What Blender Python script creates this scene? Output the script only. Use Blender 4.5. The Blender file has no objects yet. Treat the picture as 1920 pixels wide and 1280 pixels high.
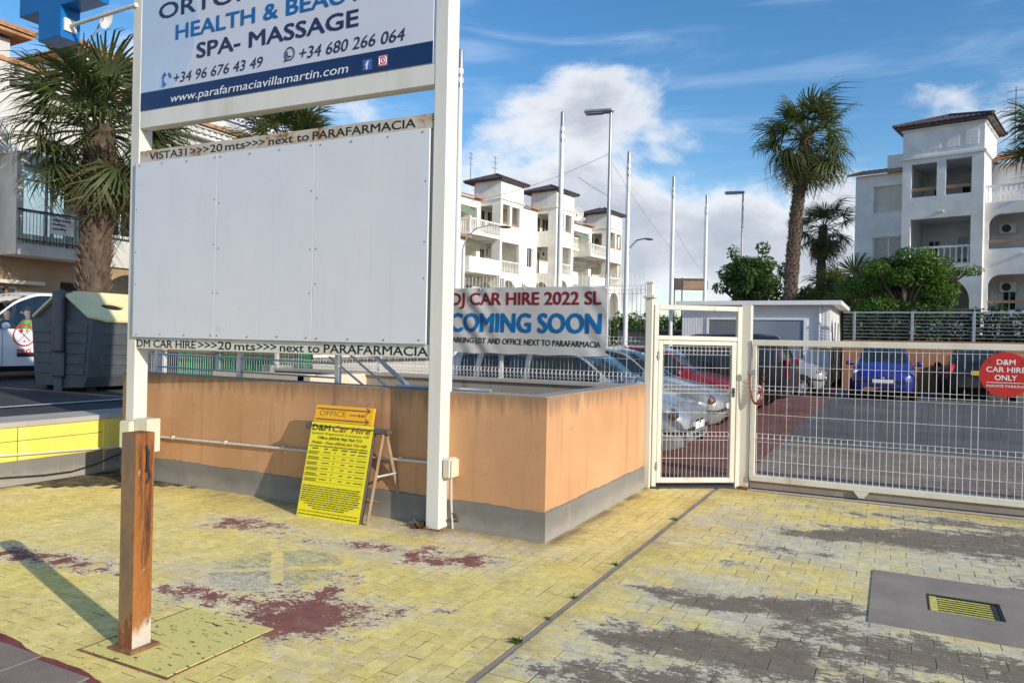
import bpy, bmesh, math, random
from mathutils import Matrix, Vector
R = math.radians
rnd = random.Random(11)
scene = bpy.context.scene
COL = scene.collection

# ---------------------------------------------------------------- camera
cam_data = bpy.data.cameras.new('camera')
cam_data.sensor_width = 36.0
cam_data.lens = 26.25
cam_data.clip_start = 0.05
cam_data.clip_end = 3000.0
cam = bpy.data.objects.new('camera', cam_data)
COL.objects.link(cam)
cam.matrix_world = (Matrix.Translation((0, 0, 1.6)) @ Matrix.Rotation(R(27.1), 4, 'Z')
                    @ Matrix.Rotation(R(89.92), 4, 'X') @ Matrix.Rotation(R(1.2), 4, 'Z'))
scene.camera = cam

# ---------------------------------------------------------------- sun, sky
SUN_EL = 22.5
SUN_DIR = Vector((0.955, -0.297, math.tan(R(SUN_EL)))).normalized()      # towards the sun
sun_data = bpy.data.lights.new('sun', 'SUN')
sun_data.energy = 4.1
sun_data.angle = R(0.53)
sun_data.color = (1.0, 0.92, 0.81)
sun = bpy.data.objects.new('sun', sun_data)
COL.objects.link(sun)
sun.rotation_euler = SUN_DIR.to_track_quat('Z', 'Y').to_euler()
sun.location = (20, -10, 30)

world = bpy.data.worlds.new('World')
scene.world = world
world.use_nodes = True
scene.view_settings.view_transform = 'Standard'
scene.view_settings.look = 'None'
scene.view_settings.exposure = 0.08
scene.view_settings.gamma = 1.0


class NT:
    """small wrapper to write node trees in one line each"""
    def __init__(self, tree):
        self.t = tree
        self.n = tree.nodes
        self.l = tree.links

    def node(self, kind, **kw):
        n = self.n.new(kind)
        for k, v in kw.items():
            setattr(n, k, v)
        return n

    def set(self, sock, v):
        if isinstance(v, bpy.types.NodeSocket):
            self.l.new(v, sock)
        elif v is not None:
            if hasattr(sock.default_value, '__len__') and not hasattr(v, '__len__'):
                v = (v, v, v) if len(sock.default_value) == 3 else (v, v, v, 1)
            if hasattr(v, '__len__') and hasattr(sock.default_value, '__len__') and len(sock.default_value) == 4 and len(v) == 3:
                v = (*v, 1)
            sock.default_value = v

    def math(self, op, a, b=0.0, c=None, clamp=False):
        n = self.node('ShaderNodeMath', operation=op, use_clamp=clamp)
        self.set(n.inputs[0], a)
        self.set(n.inputs[1], b)
        if c is not None:
            self.set(n.inputs[2], c)
        return n.outputs[0]

    def vmath(self, op, a, b=None, scale=None):
        n = self.node('ShaderNodeVectorMath', operation=op)
        self.set(n.inputs[0], a)
        if b is not None:
            self.set(n.inputs[1], b)
        if scale is not None:
            self.set(n.inputs['Scale'], scale)
        return n.outputs['Value'] if op in ('LENGTH', 'DOT_PRODUCT', 'DISTANCE') else n.outputs[0]

    def noise(self, vec, scale, detail=4, rough=0.55, dist=0.0, color=False):
        n = self.node('ShaderNodeTexNoise')
        self.set(n.inputs['Vector'], vec)
        n.inputs['Scale'].default_value = scale
        n.inputs['Detail'].default_value = detail
        n.inputs['Roughness'].default_value = rough
        n.inputs['Distortion'].default_value = dist
        return n.outputs['Color' if color else 'Fac']

    def ramp(self, fac, lo, hi, a=0.0, b=1.0, smooth=True):
        n = self.node('ShaderNodeMapRange', interpolation_type='SMOOTHSTEP' if smooth else 'LINEAR')
        self.set(n.inputs[0], fac)
        for i, v in zip((1, 2, 3, 4), (lo, hi, a, b)):
            self.set(n.inputs[i], v)
        return n.outputs[0]

    def mix(self, fac, a, b, blend='MIX'):
        n = self.node('ShaderNodeMix', data_type='RGBA', blend_type=blend)
        self.set(n.inputs[0], fac)
        self.set(n.inputs[6], a)
        self.set(n.inputs[7], b)
        return n.outputs[2]

    def bump(self, h, strength=0.3, dist=0.01):
        n = self.node('ShaderNodeBump')
        n.inputs['Strength'].default_value = strength
        n.inputs['Distance'].default_value = dist
        self.set(n.inputs['Height'], h)
        return n.outputs[0]

    def coord(self, which='Object'):
        return self.node('ShaderNodeTexCoord').outputs[which]

    def pos(self):
        return self.node('ShaderNodeNewGeometry').outputs['Position']

    def scale(self, vec, s):
        n = self.node('ShaderNodeMapping')
        self.set(n.inputs['Vector'], vec)
        n.inputs['Scale'].default_value = s
        return n.outputs[0]

    def sep(self, vec):
        n = self.node('ShaderNodeSeparateXYZ')
        self.set(n.inputs[0], vec)
        return n.outputs

    def attr(self, name):
        return self.node('ShaderNodeAttribute', attribute_name=name).outputs['Fac']

    def objrand(self):
        return self.node('ShaderNodeObjectInfo').outputs['Random']


def build_sky():
    t = NT(world.node_tree)
    t.n.clear()
    out = t.node('ShaderNodeOutputWorld')
    bg = t.node('ShaderNodeBackground')
    sky = t.node('ShaderNodeTexSky', sky_type='NISHITA')
    sky.sun_disc = False
    sky.sun_elevation = R(SUN_EL)
    sky.sun_rotation = math.atan2(SUN_DIR.x, SUN_DIR.y)
    sky.altitude = 50
    sky.air_density = 1.0
    sky.dust_density = 0.4
    sky.ozone_density = 2.0
    hs = t.node('ShaderNodeHueSaturation')
    hs.inputs['Saturation'].default_value = 1.30
    hs.inputs['Value'].default_value = 1.12
    t.l.new(sky.outputs[0], hs.inputs['Color'])
    d = t.vmath('NORMALIZE', t.coord('Generated'))
    z = t.sep(d)[2]
    # cumulus: noise in direction space, squashed vertically, thicker towards the horizon
    q = t.scale(d, (1, 1, 1.7))
    n1 = t.noise(q, 4.6, 9, 0.58, 0.2)
    n2 = t.noise(t.scale(d, (1, 1, 1.3)), 1.4, 2, 0.5)
    base = t.math('ADD', n1, t.math('MULTIPLY', t.math('SUBTRACT', n2, 0.5), 0.5))
    dens = t.math('ADD', base, t.ramp(z, 0.02, 0.34, 0.16, -0.15, smooth=False))

    def blob(c, r, amt):
        dist = t.vmath('DISTANCE', t.scale(d, (1, 1, 1.5)), (c[0], c[1], c[2] * 1.5))
        return t.math('MULTIPLY', t.ramp(dist, 0.0, r, 1.0, 0.0), amt)
    for c, r, amt in CLOUDS:
        dens = t.math('ADD', dens, blob(c, r, amt))
    cover = t.ramp(dens, 0.49, 0.65)
    thick = t.ramp(dens, 0.54, 0.80)
    detail = t.noise(q, 11.0, 7, 0.62)
    shade = t.math('ADD', t.math('MULTIPLY', thick, 0.75), t.math('MULTIPLY', t.math('SUBTRACT', detail, 0.5), 0.9), clamp=True)
    ccol = t.mix(shade, (6.4, 6.5, 6.7), (2.9, 3.15, 3.85))
    # thin high streaks
    st = t.noise(t.scale(d, (1.2, 2.2, 9.0)), 2.6, 6, 0.6, 0.6)
    streak = t.math('MULTIPLY', t.ramp(st, 0.48, 0.76), 0.22)
    base_sky = t.mix(streak, hs.outputs[0], (6.6, 7.3, 8.6))
    col = t.mix(t.math('MULTIPLY', cover, 0.93), base_sky, ccol)
    # below the horizon the far ground takes over
    col = t.mix(t.ramp(z, -0.03, 0.0), (1.6, 1.55, 1.4), col)
    t.l.new(col, bg.inputs['Color'])
    bg.inputs['Strength'].default_value = 0.145
    t.l.new(bg.outputs[0], out.inputs['Surface'])


CLOUDS = [((-0.375, 0.865, 0.29), 0.15, 0.15), ((-0.285, 0.89, 0.30), 0.13, 0.13),
          ((-0.47, 0.84, 0.20), 0.20, 0.27), ((-0.30, 0.92, 0.14), 0.24, 0.22),
          ((-0.12, 0.97, 0.12), 0.20, 0.16), ((-0.86, 0.42, 0.26), 0.40, 0.22), ((-0.30, 0.93, 0.22), 0.10, -0.10),
          ((0.06, 0.94, 0.36), 0.36, -0.20), ((-0.13, 0.93, 0.26), 0.13, -0.12)]
build_sky()


# ---------------------------------------------------------------- mesh helper
class MB:
    """collects vertices and faces; build() links them as ONE mesh object"""
    def __init__(self):
        self.v = []
        self.f = []
        self.m = []
        self.mi = 0

    def add(self, vs, fs):
        o = len(self.v)
        self.v.extend([tuple(p) for p in vs])
        for f in fs:
            self.f.append(tuple(i + o for i in f))
            self.m.append(self.mi)
        return self

    def box(self, x0, x1, y0, y1, z0, z1, mat=None, ch=0.0):
        x0, x1 = min(x0, x1), max(x0, x1)
        y0, y1 = min(y0, y1), max(y0, y1)
        z0, z1 = min(z0, z1), max(z0, z1)
        if ch > 0:
            c = min(ch, (x1 - x0) * .45, (y1 - y0) * .45, (z1 - z0) * .45)
            vs = []
            for (x, sx) in ((x0, 1), (x1, -1)):
                for (y, sy) in ((y0, 1), (y1, -1)):
                    for (z, sz) in ((z0, 1), (z1, -1)):
                        vs += [(x + sx * c, y + sy * c, z), (x + sx * c, y, z + sz * c), (x, y + sy * c, z + sz * c)]
            idx = lambda i, j, k, a: ((i * 2 + j) * 2 + k) * 3 + a
            fs = []
            for k, fl in ((0, 0), (1, 1)):
                q = [idx(0, 0, k, 0), idx(0, 1, k, 0), idx(1, 1, k, 0), idx(1, 0, k, 0)]
                fs.append(q[::-1] if fl else q)
                q = [idx(0, k, 0, 1), idx(1, k, 0, 1), idx(1, k, 1, 1), idx(0, k, 1, 1)]
                fs.append(q[::-1] if fl else q)
                q = [idx(k, 0, 0, 2), idx(k, 0, 1, 2), idx(k, 1, 1, 2), idx(k, 1, 0, 2)]
                fs.append(q[::-1] if fl else q)
            for i in (0, 1):
                for j in (0, 1):
                    fs.append([idx(i, j, 0, 1), idx(i, j, 1, 1), idx(i, j, 1, 2), idx(i, j, 0, 2)])
                    fs.append([idx(i, 0, j, 0), idx(i, 1, j, 0), idx(i, 1, j, 2), idx(i, 0, j, 2)])
                    fs.append([idx(0, i, j, 0), idx(1, i, j, 0), idx(1, i, j, 1), idx(0, i, j, 1)])
                    for k in (0, 1):
                        fs.append([idx(i, j, k, 0), idx(i, j, k, 1), idx(i, j, k, 2)])
        else:
            vs = [(x0, y0, z0), (x1, y0, z0), (x1, y1, z0), (x0, y1, z0), (x0, y0, z1), (x1, y0, z1), (x1, y1, z1), (x0, y1, z1)]
            fs = [(0, 3, 2, 1), (4, 5, 6, 7), (0, 1, 5, 4), (1, 2, 6, 5), (2, 3, 7, 6), (3, 0, 4, 7)]
        if mat is not None:
            vs = [mat @ Vector(p) for p in vs]
        return self.add(vs, fs)

    def cyl(self, p0, p1, r0, r1=None, n=10, caps=True):
        r1 = r0 if r1 is None else r1
        return self.tube([p0, p1], [r0, r1], n, caps)

    def tube(self, pts, rad, n=8, caps=True):
        pts = [Vector(p) for p in pts]
        if not hasattr(rad, '__len__'):
            rad = [rad] * len(pts)
        vs, fs = [], []
        d0 = (pts[1] - pts[0]).normalized()
        up = Vector((0, 0, 1)) if abs(d0.z) < 0.9 else Vector((1, 0, 0))
        s = d0.cross(up).normalized()
        for i, p in enumerate(pts):
            d = (pts[min(i + 1, len(pts) - 1)] - pts[max(i - 1, 0)]).normalized()
            s = (s - d * s.dot(d)).normalized()
            t = d.cross(s)
            for k in range(n):
                a = 2 * math.pi * k / n
                vs.append(p + (s * math.cos(a) + t * math.sin(a)) * rad[i])
        for i in range(len(pts) - 1):
            for k in range(n):
                a, b = i * n + k, i * n + (k + 1) % n
                fs.append((a, b, b + n, a + n))
        if caps:
            fs.append(tuple(range(n))[::-1])
            o = (len(pts) - 1) * n
            fs.append(tuple(o + k for k in range(n)))
        return self.add(vs, fs)

    def prism(self, poly, axis, a, b):
        """polygon (2-D) extruded along axis 'x','y' or 'z' from a to b"""
        n = len(poly)
        def mk(p, w):
            return {'x': (w, p[0], p[1]), 'y': (p[0], w, p[1]), 'z': (p[0], p[1], w)}[axis]
        vs = [mk(p, a) for p in poly] + [mk(p, b) for p in poly]
        fs = [tuple(range(n))[::-1], tuple(range(n, 2 * n))]
        for i in range(n):
            j = (i + 1) % n
            fs.append((i, j, j + n, i + n))
        return self.add(vs, fs)

    def lathe(self, prof, n=16, center=(0, 0, 0), axis='z'):
        vs, fs = [], []
        m = len(prof)
        for k in range(n):
            a = 2 * math.pi * k / n
            for (r, h) in prof:
                x, y = r * math.cos(a), r * math.sin(a)
                p = {'z': (x, y, h), 'y': (x, h, y), 'x': (h, x, y)}[axis]
                vs.append((p[0] + center[0], p[1] + center[1], p[2] + center[2]))
        for k in range(n):
            k2 = (k + 1) % n
            for i in range(m - 1):
                fs.append((k * m + i, k2 * m + i, k2 * m + i + 1, k * m + i + 1))
        return self.add(vs, fs)

    def ellipsoid(self, c, r, nu=12, nv=8, mat=None):
        vs, fs = [], []
        for i in range(nv + 1):
            th = math.pi * i / nv
            for k in range(nu):
                a = 2 * math.pi * k / nu
                p = Vector((r[0] * math.sin(th) * math.cos(a), r[1] * math.sin(th) * math.sin(a), r[2] * math.cos(th)))
                if mat is not None:
                    p = mat @ p
                vs.append(p + Vector(c))
        for i in range(nv):
            for k in range(nu):
                k2 = (k + 1) % nu
                fs.append((i * nu + k, (i + 1) * nu + k, (i + 1) * nu + k2, i * nu + k2))
        return self.add(vs, fs)

    def quad(self, a, b, c, d):
        return self.add([a, b, c, d], [(0, 1, 2, 3)])

    def sheet(self, pts):
        return self.add(pts, [tuple(range(len(pts)))])

    def mesh(self, name, mats, smooth=False, angle=40):
        me = bpy.data.meshes.new(name)
        me.from_pydata([tuple(p) for p in self.v], [], self.f)
        for m in (mats if isinstance(mats, (list, tuple)) else [mats]):
            me.materials.append(m)
        if any(self.m):
            me.polygons.foreach_set('material_index', self.m)
        if smooth:
            me.polygons.foreach_set('use_smooth', [True] * len(me.polygons))
            if angle < 180:
                me.set_sharp_from_angle(angle=R(angle))
        me.update()
        return me

    def build(self, name, mats, parent=None, smooth=False, angle=40, label=None):
        return link(name, self.mesh(name, mats, smooth, angle), parent, label)


def link(name, data, parent=None, label=None, loc=None, rot=None):
    o = bpy.data.objects.new(name, data)
    COL.objects.link(o)
    if parent is not None:
        o.parent = parent
    if label:
        o['label'] = label
    if loc is not None:
        o.location = loc
    if rot is not None:
        o.rotation_euler = rot
    return o


def tag(o, label, cat, group=None, kind=None):
    if label:
        o['label'] = label
    if cat:
        o['category'] = cat
    if group:
        o['group'] = group
    if kind:
        o['kind'] = kind
    return o


def thing(name, label, cat, loc=(0, 0, 0), rz=0.0, group=None):
    o = bpy.data.objects.new(name, None)
    o.empty_display_size = 0.2
    COL.objects.link(o)
    o.location = loc
    o.rotation_euler = (0, 0, rz)
    return tag(o, label, cat, group)


def struct(name, mb, mat, parent=None, smooth=False):
    o = mb.build(name, mat, parent, smooth)
    if parent is None:
        o['kind'] = 'structure'
    return o


def copy_tree(o, parent=None):
    c = o.copy()
    COL.objects.link(c)
    c.parent = parent
    for ch in list(o.children):
        copy_tree(ch, c)
    return c


# ---------------------------------------------------------------- materials
def new_mat(name):
    m = bpy.data.materials.new(name)
    m.use_nodes = True
    t = NT(m.node_tree)
    b = t.n['Principled BSDF']
    return m, t, b


def plain(name, col, rough=0.6, metal=0.0, var=0.12, vs=3.0, bump=0.0, bs=60.0, spec=0.5, dirt=None, dirt_amt=0.0, coat=0.0):
    m, t, b = new_mat(name)
    v = t.coord('Object')
    n = t.noise(v, vs, 5, 0.6)
    k = t.ramp(n, 0.25, 0.75, 1 - var, 1 + var, smooth=False)
    c = t.mix(1.0, (*col, 1), k, 'MULTIPLY')
    if dirt is not None:
        dn = t.noise(t.scale(v, (1, 1, 0.35)), vs * 2.3, 7, 0.68)
        c = t.mix(t.math('MULTIPLY', t.ramp(dn, 0.50, 0.78), dirt_amt), c, dirt)
    t.set(b.inputs['Base Color'], c)
    t.set(b.inputs['Roughness'], t.ramp(t.noise(v, vs * 3, 3), 0.2, 0.8, max(0, rough - .08), min(1, rough + .08), smooth=False))
    b.inputs['Metallic'].default_value = metal
    b.inputs['Specular IOR Level'].default_value = spec
    b.inputs['Coat Weight'].default_value = coat
    if bump:
        t.set(b.inputs['Normal'], t.bump(t.noise(v, bs, 4), bump, 0.01))
    return m


def rusty_paint(name, col, amt=0.5, scale=6.0, rough=0.5, streak=0.35):
    """old paint with rust spots, grime and runs"""
    m, t, b = new_mat(name)
    v = t.coord('Object')
    n = t.noise(t.scale(v, (1, 1, streak)), scale, 8, 0.7)
    n2 = t.noise(v, scale * 7, 4, 0.7)
    w = t.math('ADD', n, t.math('MULTIPLY', t.math('SUBTRACT', n2, 0.5), 0.22))
    grime = t.ramp(t.noise(t.scale(v, (1, 1, 0.2)), scale * 0.8, 6, 0.65), 0.42, 0.75)
    c = t.mix(t.math('MULTIPLY', grime, 0.42), (*col, 1), (col[0] * .62, col[1] * .58, col[2] * .46, 1))
    hi = 0.86 - 0.28 * amt
    stain = t.ramp(w, hi - 0.13, hi)
    c = t.mix(t.math('MULTIPLY', stain, 0.55), c, (0.42, 0.24, 0.09, 1))
    rust = t.ramp(w, hi - 0.02, hi + 0.05)
    c = t.mix(rust, c, t.mix(n2, (0.16, 0.05, 0.015, 1), (0.33, 0.12, 0.035, 1)))
    t.set(b.inputs['Base Color'], c)
    t.set(b.inputs['Roughness'], t.math('ADD', rough, t.math('MULTIPLY', rust, 0.35)))
    t.set(b.inputs['Normal'], t.bump(n2, 0.12, 0.004))
    return m


def render_wall(name, col, stain=(0.10, 0.07, 0.05), amt=0.35, zc=None, bump=0.35, top=None):
    """painted render: mottling, vertical rain runs, fine grain; zc = height below which splash dirt gathers"""
    m, t, b = new_mat(name)
    v = t.pos()
    n = t.noise(v, 0.9, 5, 0.6)
    c = t.mix(t.ramp(n, 0.3, 0.7), (col[0] * .88, col[1] * .86, col[2] * .84, 1), (min(1, col[0] * 1.07), min(1, col[1] * 1.08), min(1, col[2] * 1.1), 1))
    run = t.noise(t.scale(v, (7, 7, 0.35)), 1.3, 6, 0.65)
    c = t.mix(t.math('MULTIPLY', t.ramp(run, 0.52, 0.8), amt), c, stain)
    sp = t.noise(v, 5.5, 8, 0.7)
    c = t.mix(t.math('MULTIPLY', t.ramp(sp, 0.60, 0.74), amt * .6), c, (min(1, col[0] * 1.2), min(1, col[1] * 1.25), min(1, col[2] * 1.3), 1))
    if zc is not None:
        zz = t.sep(v)[2]
        f = t.ramp(t.math('ADD', zz, t.math('MULTIPLY', t.math('SUBTRACT', sp, .5), 0.25)), zc[0], zc[1], 1.0, 0.0)
        c = t.mix(t.math('MULTIPLY', f, zc[2]), c, stain)
    hgt = t.noise(v, 90, 4)
    if top is not None:
        # rain-washed dirt hanging from the coping, hairline cracks, scuffs
        zz = t.sep(v)[2]
        drip = t.noise(t.scale(v, (11, 11, 0.9)), 1.0, 6, 0.7)
        f = t.ramp(t.math('ADD', zz, t.math('MULTIPLY', t.math('SUBTRACT', drip, 0.45), 0.55)), top[0] + .02, top[1] + .05)
        c = t.mix(t.math('MULTIPLY', f, 0.62), c, (0.17, 0.125, 0.085, 1))
        vo = t.node('ShaderNodeTexVoronoi', feature='DISTANCE_TO_EDGE')
        t.set(vo.inputs['Vector'], t.vmath('ADD', v, t.vmath('SCALE', t.noise(v, 3.0, 4, color=True), scale=0.5)))
        vo.inputs['Scale'].default_value = 0.75
        crack = t.math('MULTIPLY', t.ramp(vo.outputs['Distance'], 0.0, 0.0045, 1, 0), t.ramp(n, 0.45, 0.6))
        c = t.mix(t.math('MULTIPLY', crack, 0.55), c, (0.16, 0.09, 0.05, 1))
        sc = t.noise(t.scale(v, (3, 3, 6)), 3.2, 6, 0.75)
        c = t.mix(t.math('MULTIPLY', t.ramp(sc, 0.60, 0.72), 0.30), c, (0.30, 0.19, 0.12, 1))
        c = t.mix(t.math('MULTIPLY', t.ramp(sc, 0.40, 0.30), 0.30), c, (0.80, 0.62, 0.42, 1))
        hgt = t.math('SUBTRACT', hgt, t.math('MULTIPLY', crack, 0.8))
    t.set(b.inputs['Base Color'], c)
    b.inputs['Roughness'].default_value = 0.9
    b.inputs['Specular IOR Level'].default_value = 0.25
    t.set(b.inputs['Normal'], t.bump(hgt, bump, 0.006))
    return m


def ground_mat(name, a, bcol, scale=2.0, grain=220.0, rough=0.92, bump=0.5, blotch=0.5, brick=None):
    m, t, b = new_mat(name)
    v = t.pos()
    n = t.noise(v, scale, 7, 0.62)
    g = t.noise(v, grain, 3, 0.6)
    c = t.mix(t.ramp(n, 0.5 - blotch * .35, 0.5 + blotch * .35), (*a, 1), (*bcol, 1))
    c = t.mix(1.0, c, t.ramp(g, 0.2, 0.8, 0.72, 1.28, smooth=False), 'MULTIPLY')
    if brick:
        bt = t.node('ShaderNodeTexBrick')
        t.set(bt.inputs['Vector'], v)
        for nm, val in (('Scale', 1.0), ('Brick Width', brick[0]), ('Row Height', brick[1]), ('Mortar Size', 0.006), ('Mortar Smooth', 0.3), ('Bias', 0.0)):
            bt.inputs[nm].default_value = val
        bt.inputs['Color1'].default_value = (1.12, 1.08, 1.05, 1)
        bt.inputs['Color2'].default_value = (0.80, 0.80, 0.82, 1)
        bt.inputs['Mortar'].default_value = (0.45, 0.42, 0.40, 1)
        c = t.mix(1.0, c, bt.outputs['Color'], 'MULTIPLY')
    t.set(b.inputs['Base Color'], c)
    b.inputs['Roughness'].default_value = rough
    b.inputs['Specular IOR Level'].default_value = 0.25
    t.set(b.inputs['Normal'], t.bump(g, bump, 0.006))
    return m


def glass_dark(name, col=(0.02, 0.025, 0.03), rough=0.04):
    m, t, b = new_mat(name)
    b.inputs['Base Color'].default_value = (*col, 1)
    b.inputs['Roughness'].default_value = rough
    b.inputs['Specular IOR Level'].default_value = 0.8
    b.inputs['IOR'].default_value = 1.5
    return m


def glass_clear(name, tint=(0.75, 0.85, 0.85), refl=0.12):
    m = bpy.data.materials.new(name)
    m.use_nodes = True
    t = NT(m.node_tree)
    t.n.clear()
    o = t.node('ShaderNodeOutputMaterial')
    tr = t.node('ShaderNodeBsdfTransparent')
    tr.inputs[0].default_value = (*tint, 1)
    gl = t.node('ShaderNodeBsdfGlossy')
    gl.inputs['Roughness'].default_value = 0.02
    fr = t.node('ShaderNodeFresnel')
    fr.inputs[0].default_value = 1.5
    mx = t.node('ShaderNodeMixShader')
    t.l.new(t.math('ADD', fr.outputs[0], refl * 0.5), mx.inputs[0])
    t.l.new(tr.outputs[0], mx.inputs[1])
    t.l.new(gl.outputs[0], mx.inputs[2])
    t.l.new(mx.outputs[0], o.inputs[0])
    return m


def leaf_mat(name, cols, trans=0.35, rough=0.5):
    m = bpy.data.materials.new(name)
    m.use_nodes = True
    t = NT(m.node_tree)
    b = t.n['Principled BSDF']
    v = t.pos()
    n = t.noise(v, 1.1, 3, 0.6)
    n2 = t.noise(v, 23.0, 2, 0.6)
    c = t.mix(t.ramp(n, 0.32, 0.68), (*cols[0], 1), (*cols[1], 1))
    c = t.mix(t.math('MULTIPLY', t.ramp(n2, 0.45, 0.7), 0.7), c, (*cols[2], 1))
    t.set(b.inputs['Base Color'], c)
    b.inputs['Roughness'].default_value = rough
    b.inputs['Specular IOR Level'].default_value = 0.35
    tl = t.node('ShaderNodeBsdfTranslucent')
    t.set(tl.inputs[0], t.mix(1.0, c, (1.5, 1.5, 0.7, 1), 'MULTIPLY'))
    mx = t.node('ShaderNodeMixShader')
    mx.inputs[0].default_value = trans
    out = t.n['Material Output']
    t.l.new(b.outputs[0], mx.inputs[1])
    t.l.new(tl.outputs[0], mx.inputs[2])
    t.l.new(mx.outputs[0], out.inputs[0])
    return m


def car_paint(name, col, metal=0.35, rough=0.32, coat=0.7):
    m, t, b = new_mat(name)
    v = t.coord('Object')
    dust = t.ramp(t.noise(v, 2.0, 6, 0.65), 0.4, 0.8)
    t.set(b.inputs['Base Color'], t.mix(t.math('MULTIPLY', dust, 0.12), (*col, 1), (0.35, 0.32, 0.28, 1)))
    b.inputs['Metallic'].default_value = metal
    t.set(b.inputs['Roughness'], t.math('ADD', rough, t.math('MULTIPLY', dust, 0.12)))
    b.inputs['Coat Weight'].default_value = coat
    b.inputs['Coat Roughness'].default_value = 0.06
    return m


def paver_mat():
    """paint flaking off block paving; the 'wear' and 'fade' attributes hold where feet, wheels and water took it off"""
    m, t, b = new_mat('painted_pavers')
    v = t.pos()
    wear = t.attr('wear')
    fade = t.attr('fade')
    side = t.attr('grey_side')
    tone = t.attr('tone')
    n1 = t.noise(t.scale(v, (0.8, 1.25, 1)), 7.0, 9, 0.72)
    n2 = t.noise(t.scale(v, (0.75, 1.3, 1)), 34.0, 5, 0.7)
    n0 = t.noise(v, 1.1, 4, 0.6)
    n3 = t.noise(t.scale(v, (0.6, 1.5, 1)), 85.0, 3, 0.7)
    w = t.math('ADD', t.math('ADD', wear, t.math('ADD', 0.085, t.math('MULTIPLY', side, 0.03))), t.math('ADD', t.math('MULTIPLY', t.math('SUBTRACT', n1, 0.5), 1.3),
                                   t.math('MULTIPLY', t.math('SUBTRACT', n2, 0.5), 1.15)))
    n4 = t.noise(v, 2.9, 5, 0.65)
    w = t.math('ADD', w, t.math('MULTIPLY', t.math('SUBTRACT', n4, 0.5), t.math('ADD', 0.35, t.math('MULTIPLY', side, 0.75))))
    w = t.math('ADD', w, t.math('ADD', t.math('MULTIPLY', t.math('SUBTRACT', n3, 0.5), 0.5), t.math('MULTIPLY', t.math('SUBTRACT', tone, 0.5), 0.13)))
    # colours of the thing itself: red or grey concrete block, white undercoat, yellow top coat
    red = t.mix(n2, (0.215, 0.075, 0.066, 1), (0.30, 0.12, 0.105, 1))
    grey = t.mix(n2, (0.170, 0.135, 0.100, 1), (0.295, 0.245, 0.185, 1))
    bare = t.mix(side, red, grey)
    under = t.mix(side, (0.74, 0.66, 0.52, 1), (0.62, 0.585, 0.475, 1))
    f = t.math('ADD', t.math('ADD', fade, t.math('ADD', 0.06, t.math('MULTIPLY', side, 0.16))), t.math('ADD', t.math('MULTIPLY', t.math('SUBTRACT', n1, 0.5), 1.3), t.math('MULTIPLY', t.math('SUBTRACT', n0, 0.5), 1.1)))
    y1 = t.mix(t.ramp(n0, 0.3, 0.7), (0.87, 0.69, 0.20, 1), (0.84, 0.71, 0.30, 1))
    yellow = t.mix(t.math('MULTIPLY', t.ramp(n1, 0.45, 0.8), 0.5), y1, (0.72, 0.59, 0.29, 1))
    top = t.mix(t.math('MULTIPLY', t.ramp(f, 0.20, 0.85), 0.88), yellow, under)
    c = t.mix(t.math('MULTIPLY', t.ramp(w, 0.36, 0.50), 0.85), top, under)
    c = t.mix(t.ramp(w, 0.54, 0.60), c, bare)
    # blue disc of an old marking with a yellow cross, worn like the rest
    px, py, _ = t.sep(v)
    dx = t.math('SUBTRACT', px, -3.74)
    dy = t.math('SUBTRACT', py, 3.84)
    rr = t.math('SQRT', t.math('ADD', t.math('MULTIPLY', dx, dx), t.math('MULTIPLY', t.math('MULTIPLY', dy, dy), 0.8)))
    u1 = t.math('ABSOLUTE', t.math('ADD', t.math('MULTIPLY', dx, 0.72), t.math('MULTIPLY', dy, 0.70)))
    u2 = t.math('ABSOLUTE', t.math('SUBTRACT', t.math('MULTIPLY', dy, 0.80), t.math('MULTIPLY', dx, 0.60)))
    cross = t.math('MINIMUM', t.ramp(u1, 0.035, 0.05), t.ramp(u2, 0.03, 0.045))
    disc = t.math('MULTIPLY', t.ramp(rr, 0.40, 0.44, 1, 0), cross)
    disc = t.math('MULTIPLY', disc, t.ramp(w, 0.36, 0.50, 1, 0))
    disc = t.math('MULTIPLY', disc, t.ramp(t.math('ADD', n2, t.math('MULTIPLY', n1, 0.8)), 0.70, 1.05, 0.9, 0.05))
    c = t.mix(disc, c, (0.24, 0.31, 0.30, 1))
    # grime in patches and tiny dark chips
    g = t.noise(v, 2.3, 7, 0.68)
    c = t.mix(t.math('MULTIPLY', t.ramp(g, 0.48, 0.76), 0.42), c, (0.42, 0.29, 0.13, 1))
    chip = t.noise(t.scale(v, (0.6, 1.5, 1)), 30.0, 4, 0.66)
    c = t.mix(t.math('MULTIPLY', t.ramp(chip, 0.615, 0.66), 0.8), c, (0.13, 0.095, 0.065, 1))
    dirt = t.attr('dirt')
    c = t.mix(t.math('MULTIPLY', t.math('MULTIPLY', dirt, t.ramp(g, 0.30, 0.60, 0.25, 1.0)), 0.85), c, (0.24, 0.165, 0.09, 1))
    c = t.mix(1.0, c, t.ramp(tone, 0, 1, 0.92, 1.06, smooth=False), 'MULTIPLY')
    mo = t.noise(v, 13.0, 6, 0.7)
    c = t.mix(1.0, c, t.mix(t.ramp(mo, 0.28, 0.72), (0.86, 0.83, 0.77, 1), (1.16, 1.15, 1.12, 1)), 'MULTIPLY')
    t.set(b.inputs['Base Color'], c)
    b.inputs['Roughness'].default_value = 0.86
    b.inputs['Specular IOR Level'].default_value = 0.3
    h = t.math('ADD', t.math('MULTIPLY', n2, 0.6), t.math('MULTIPLY', t.ramp(w, 0.5, 0.62, 1, 0), 0.5))
    t.set(b.inputs['Normal'], t.bump(h, 0.45, 0.006))
    return m


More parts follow.
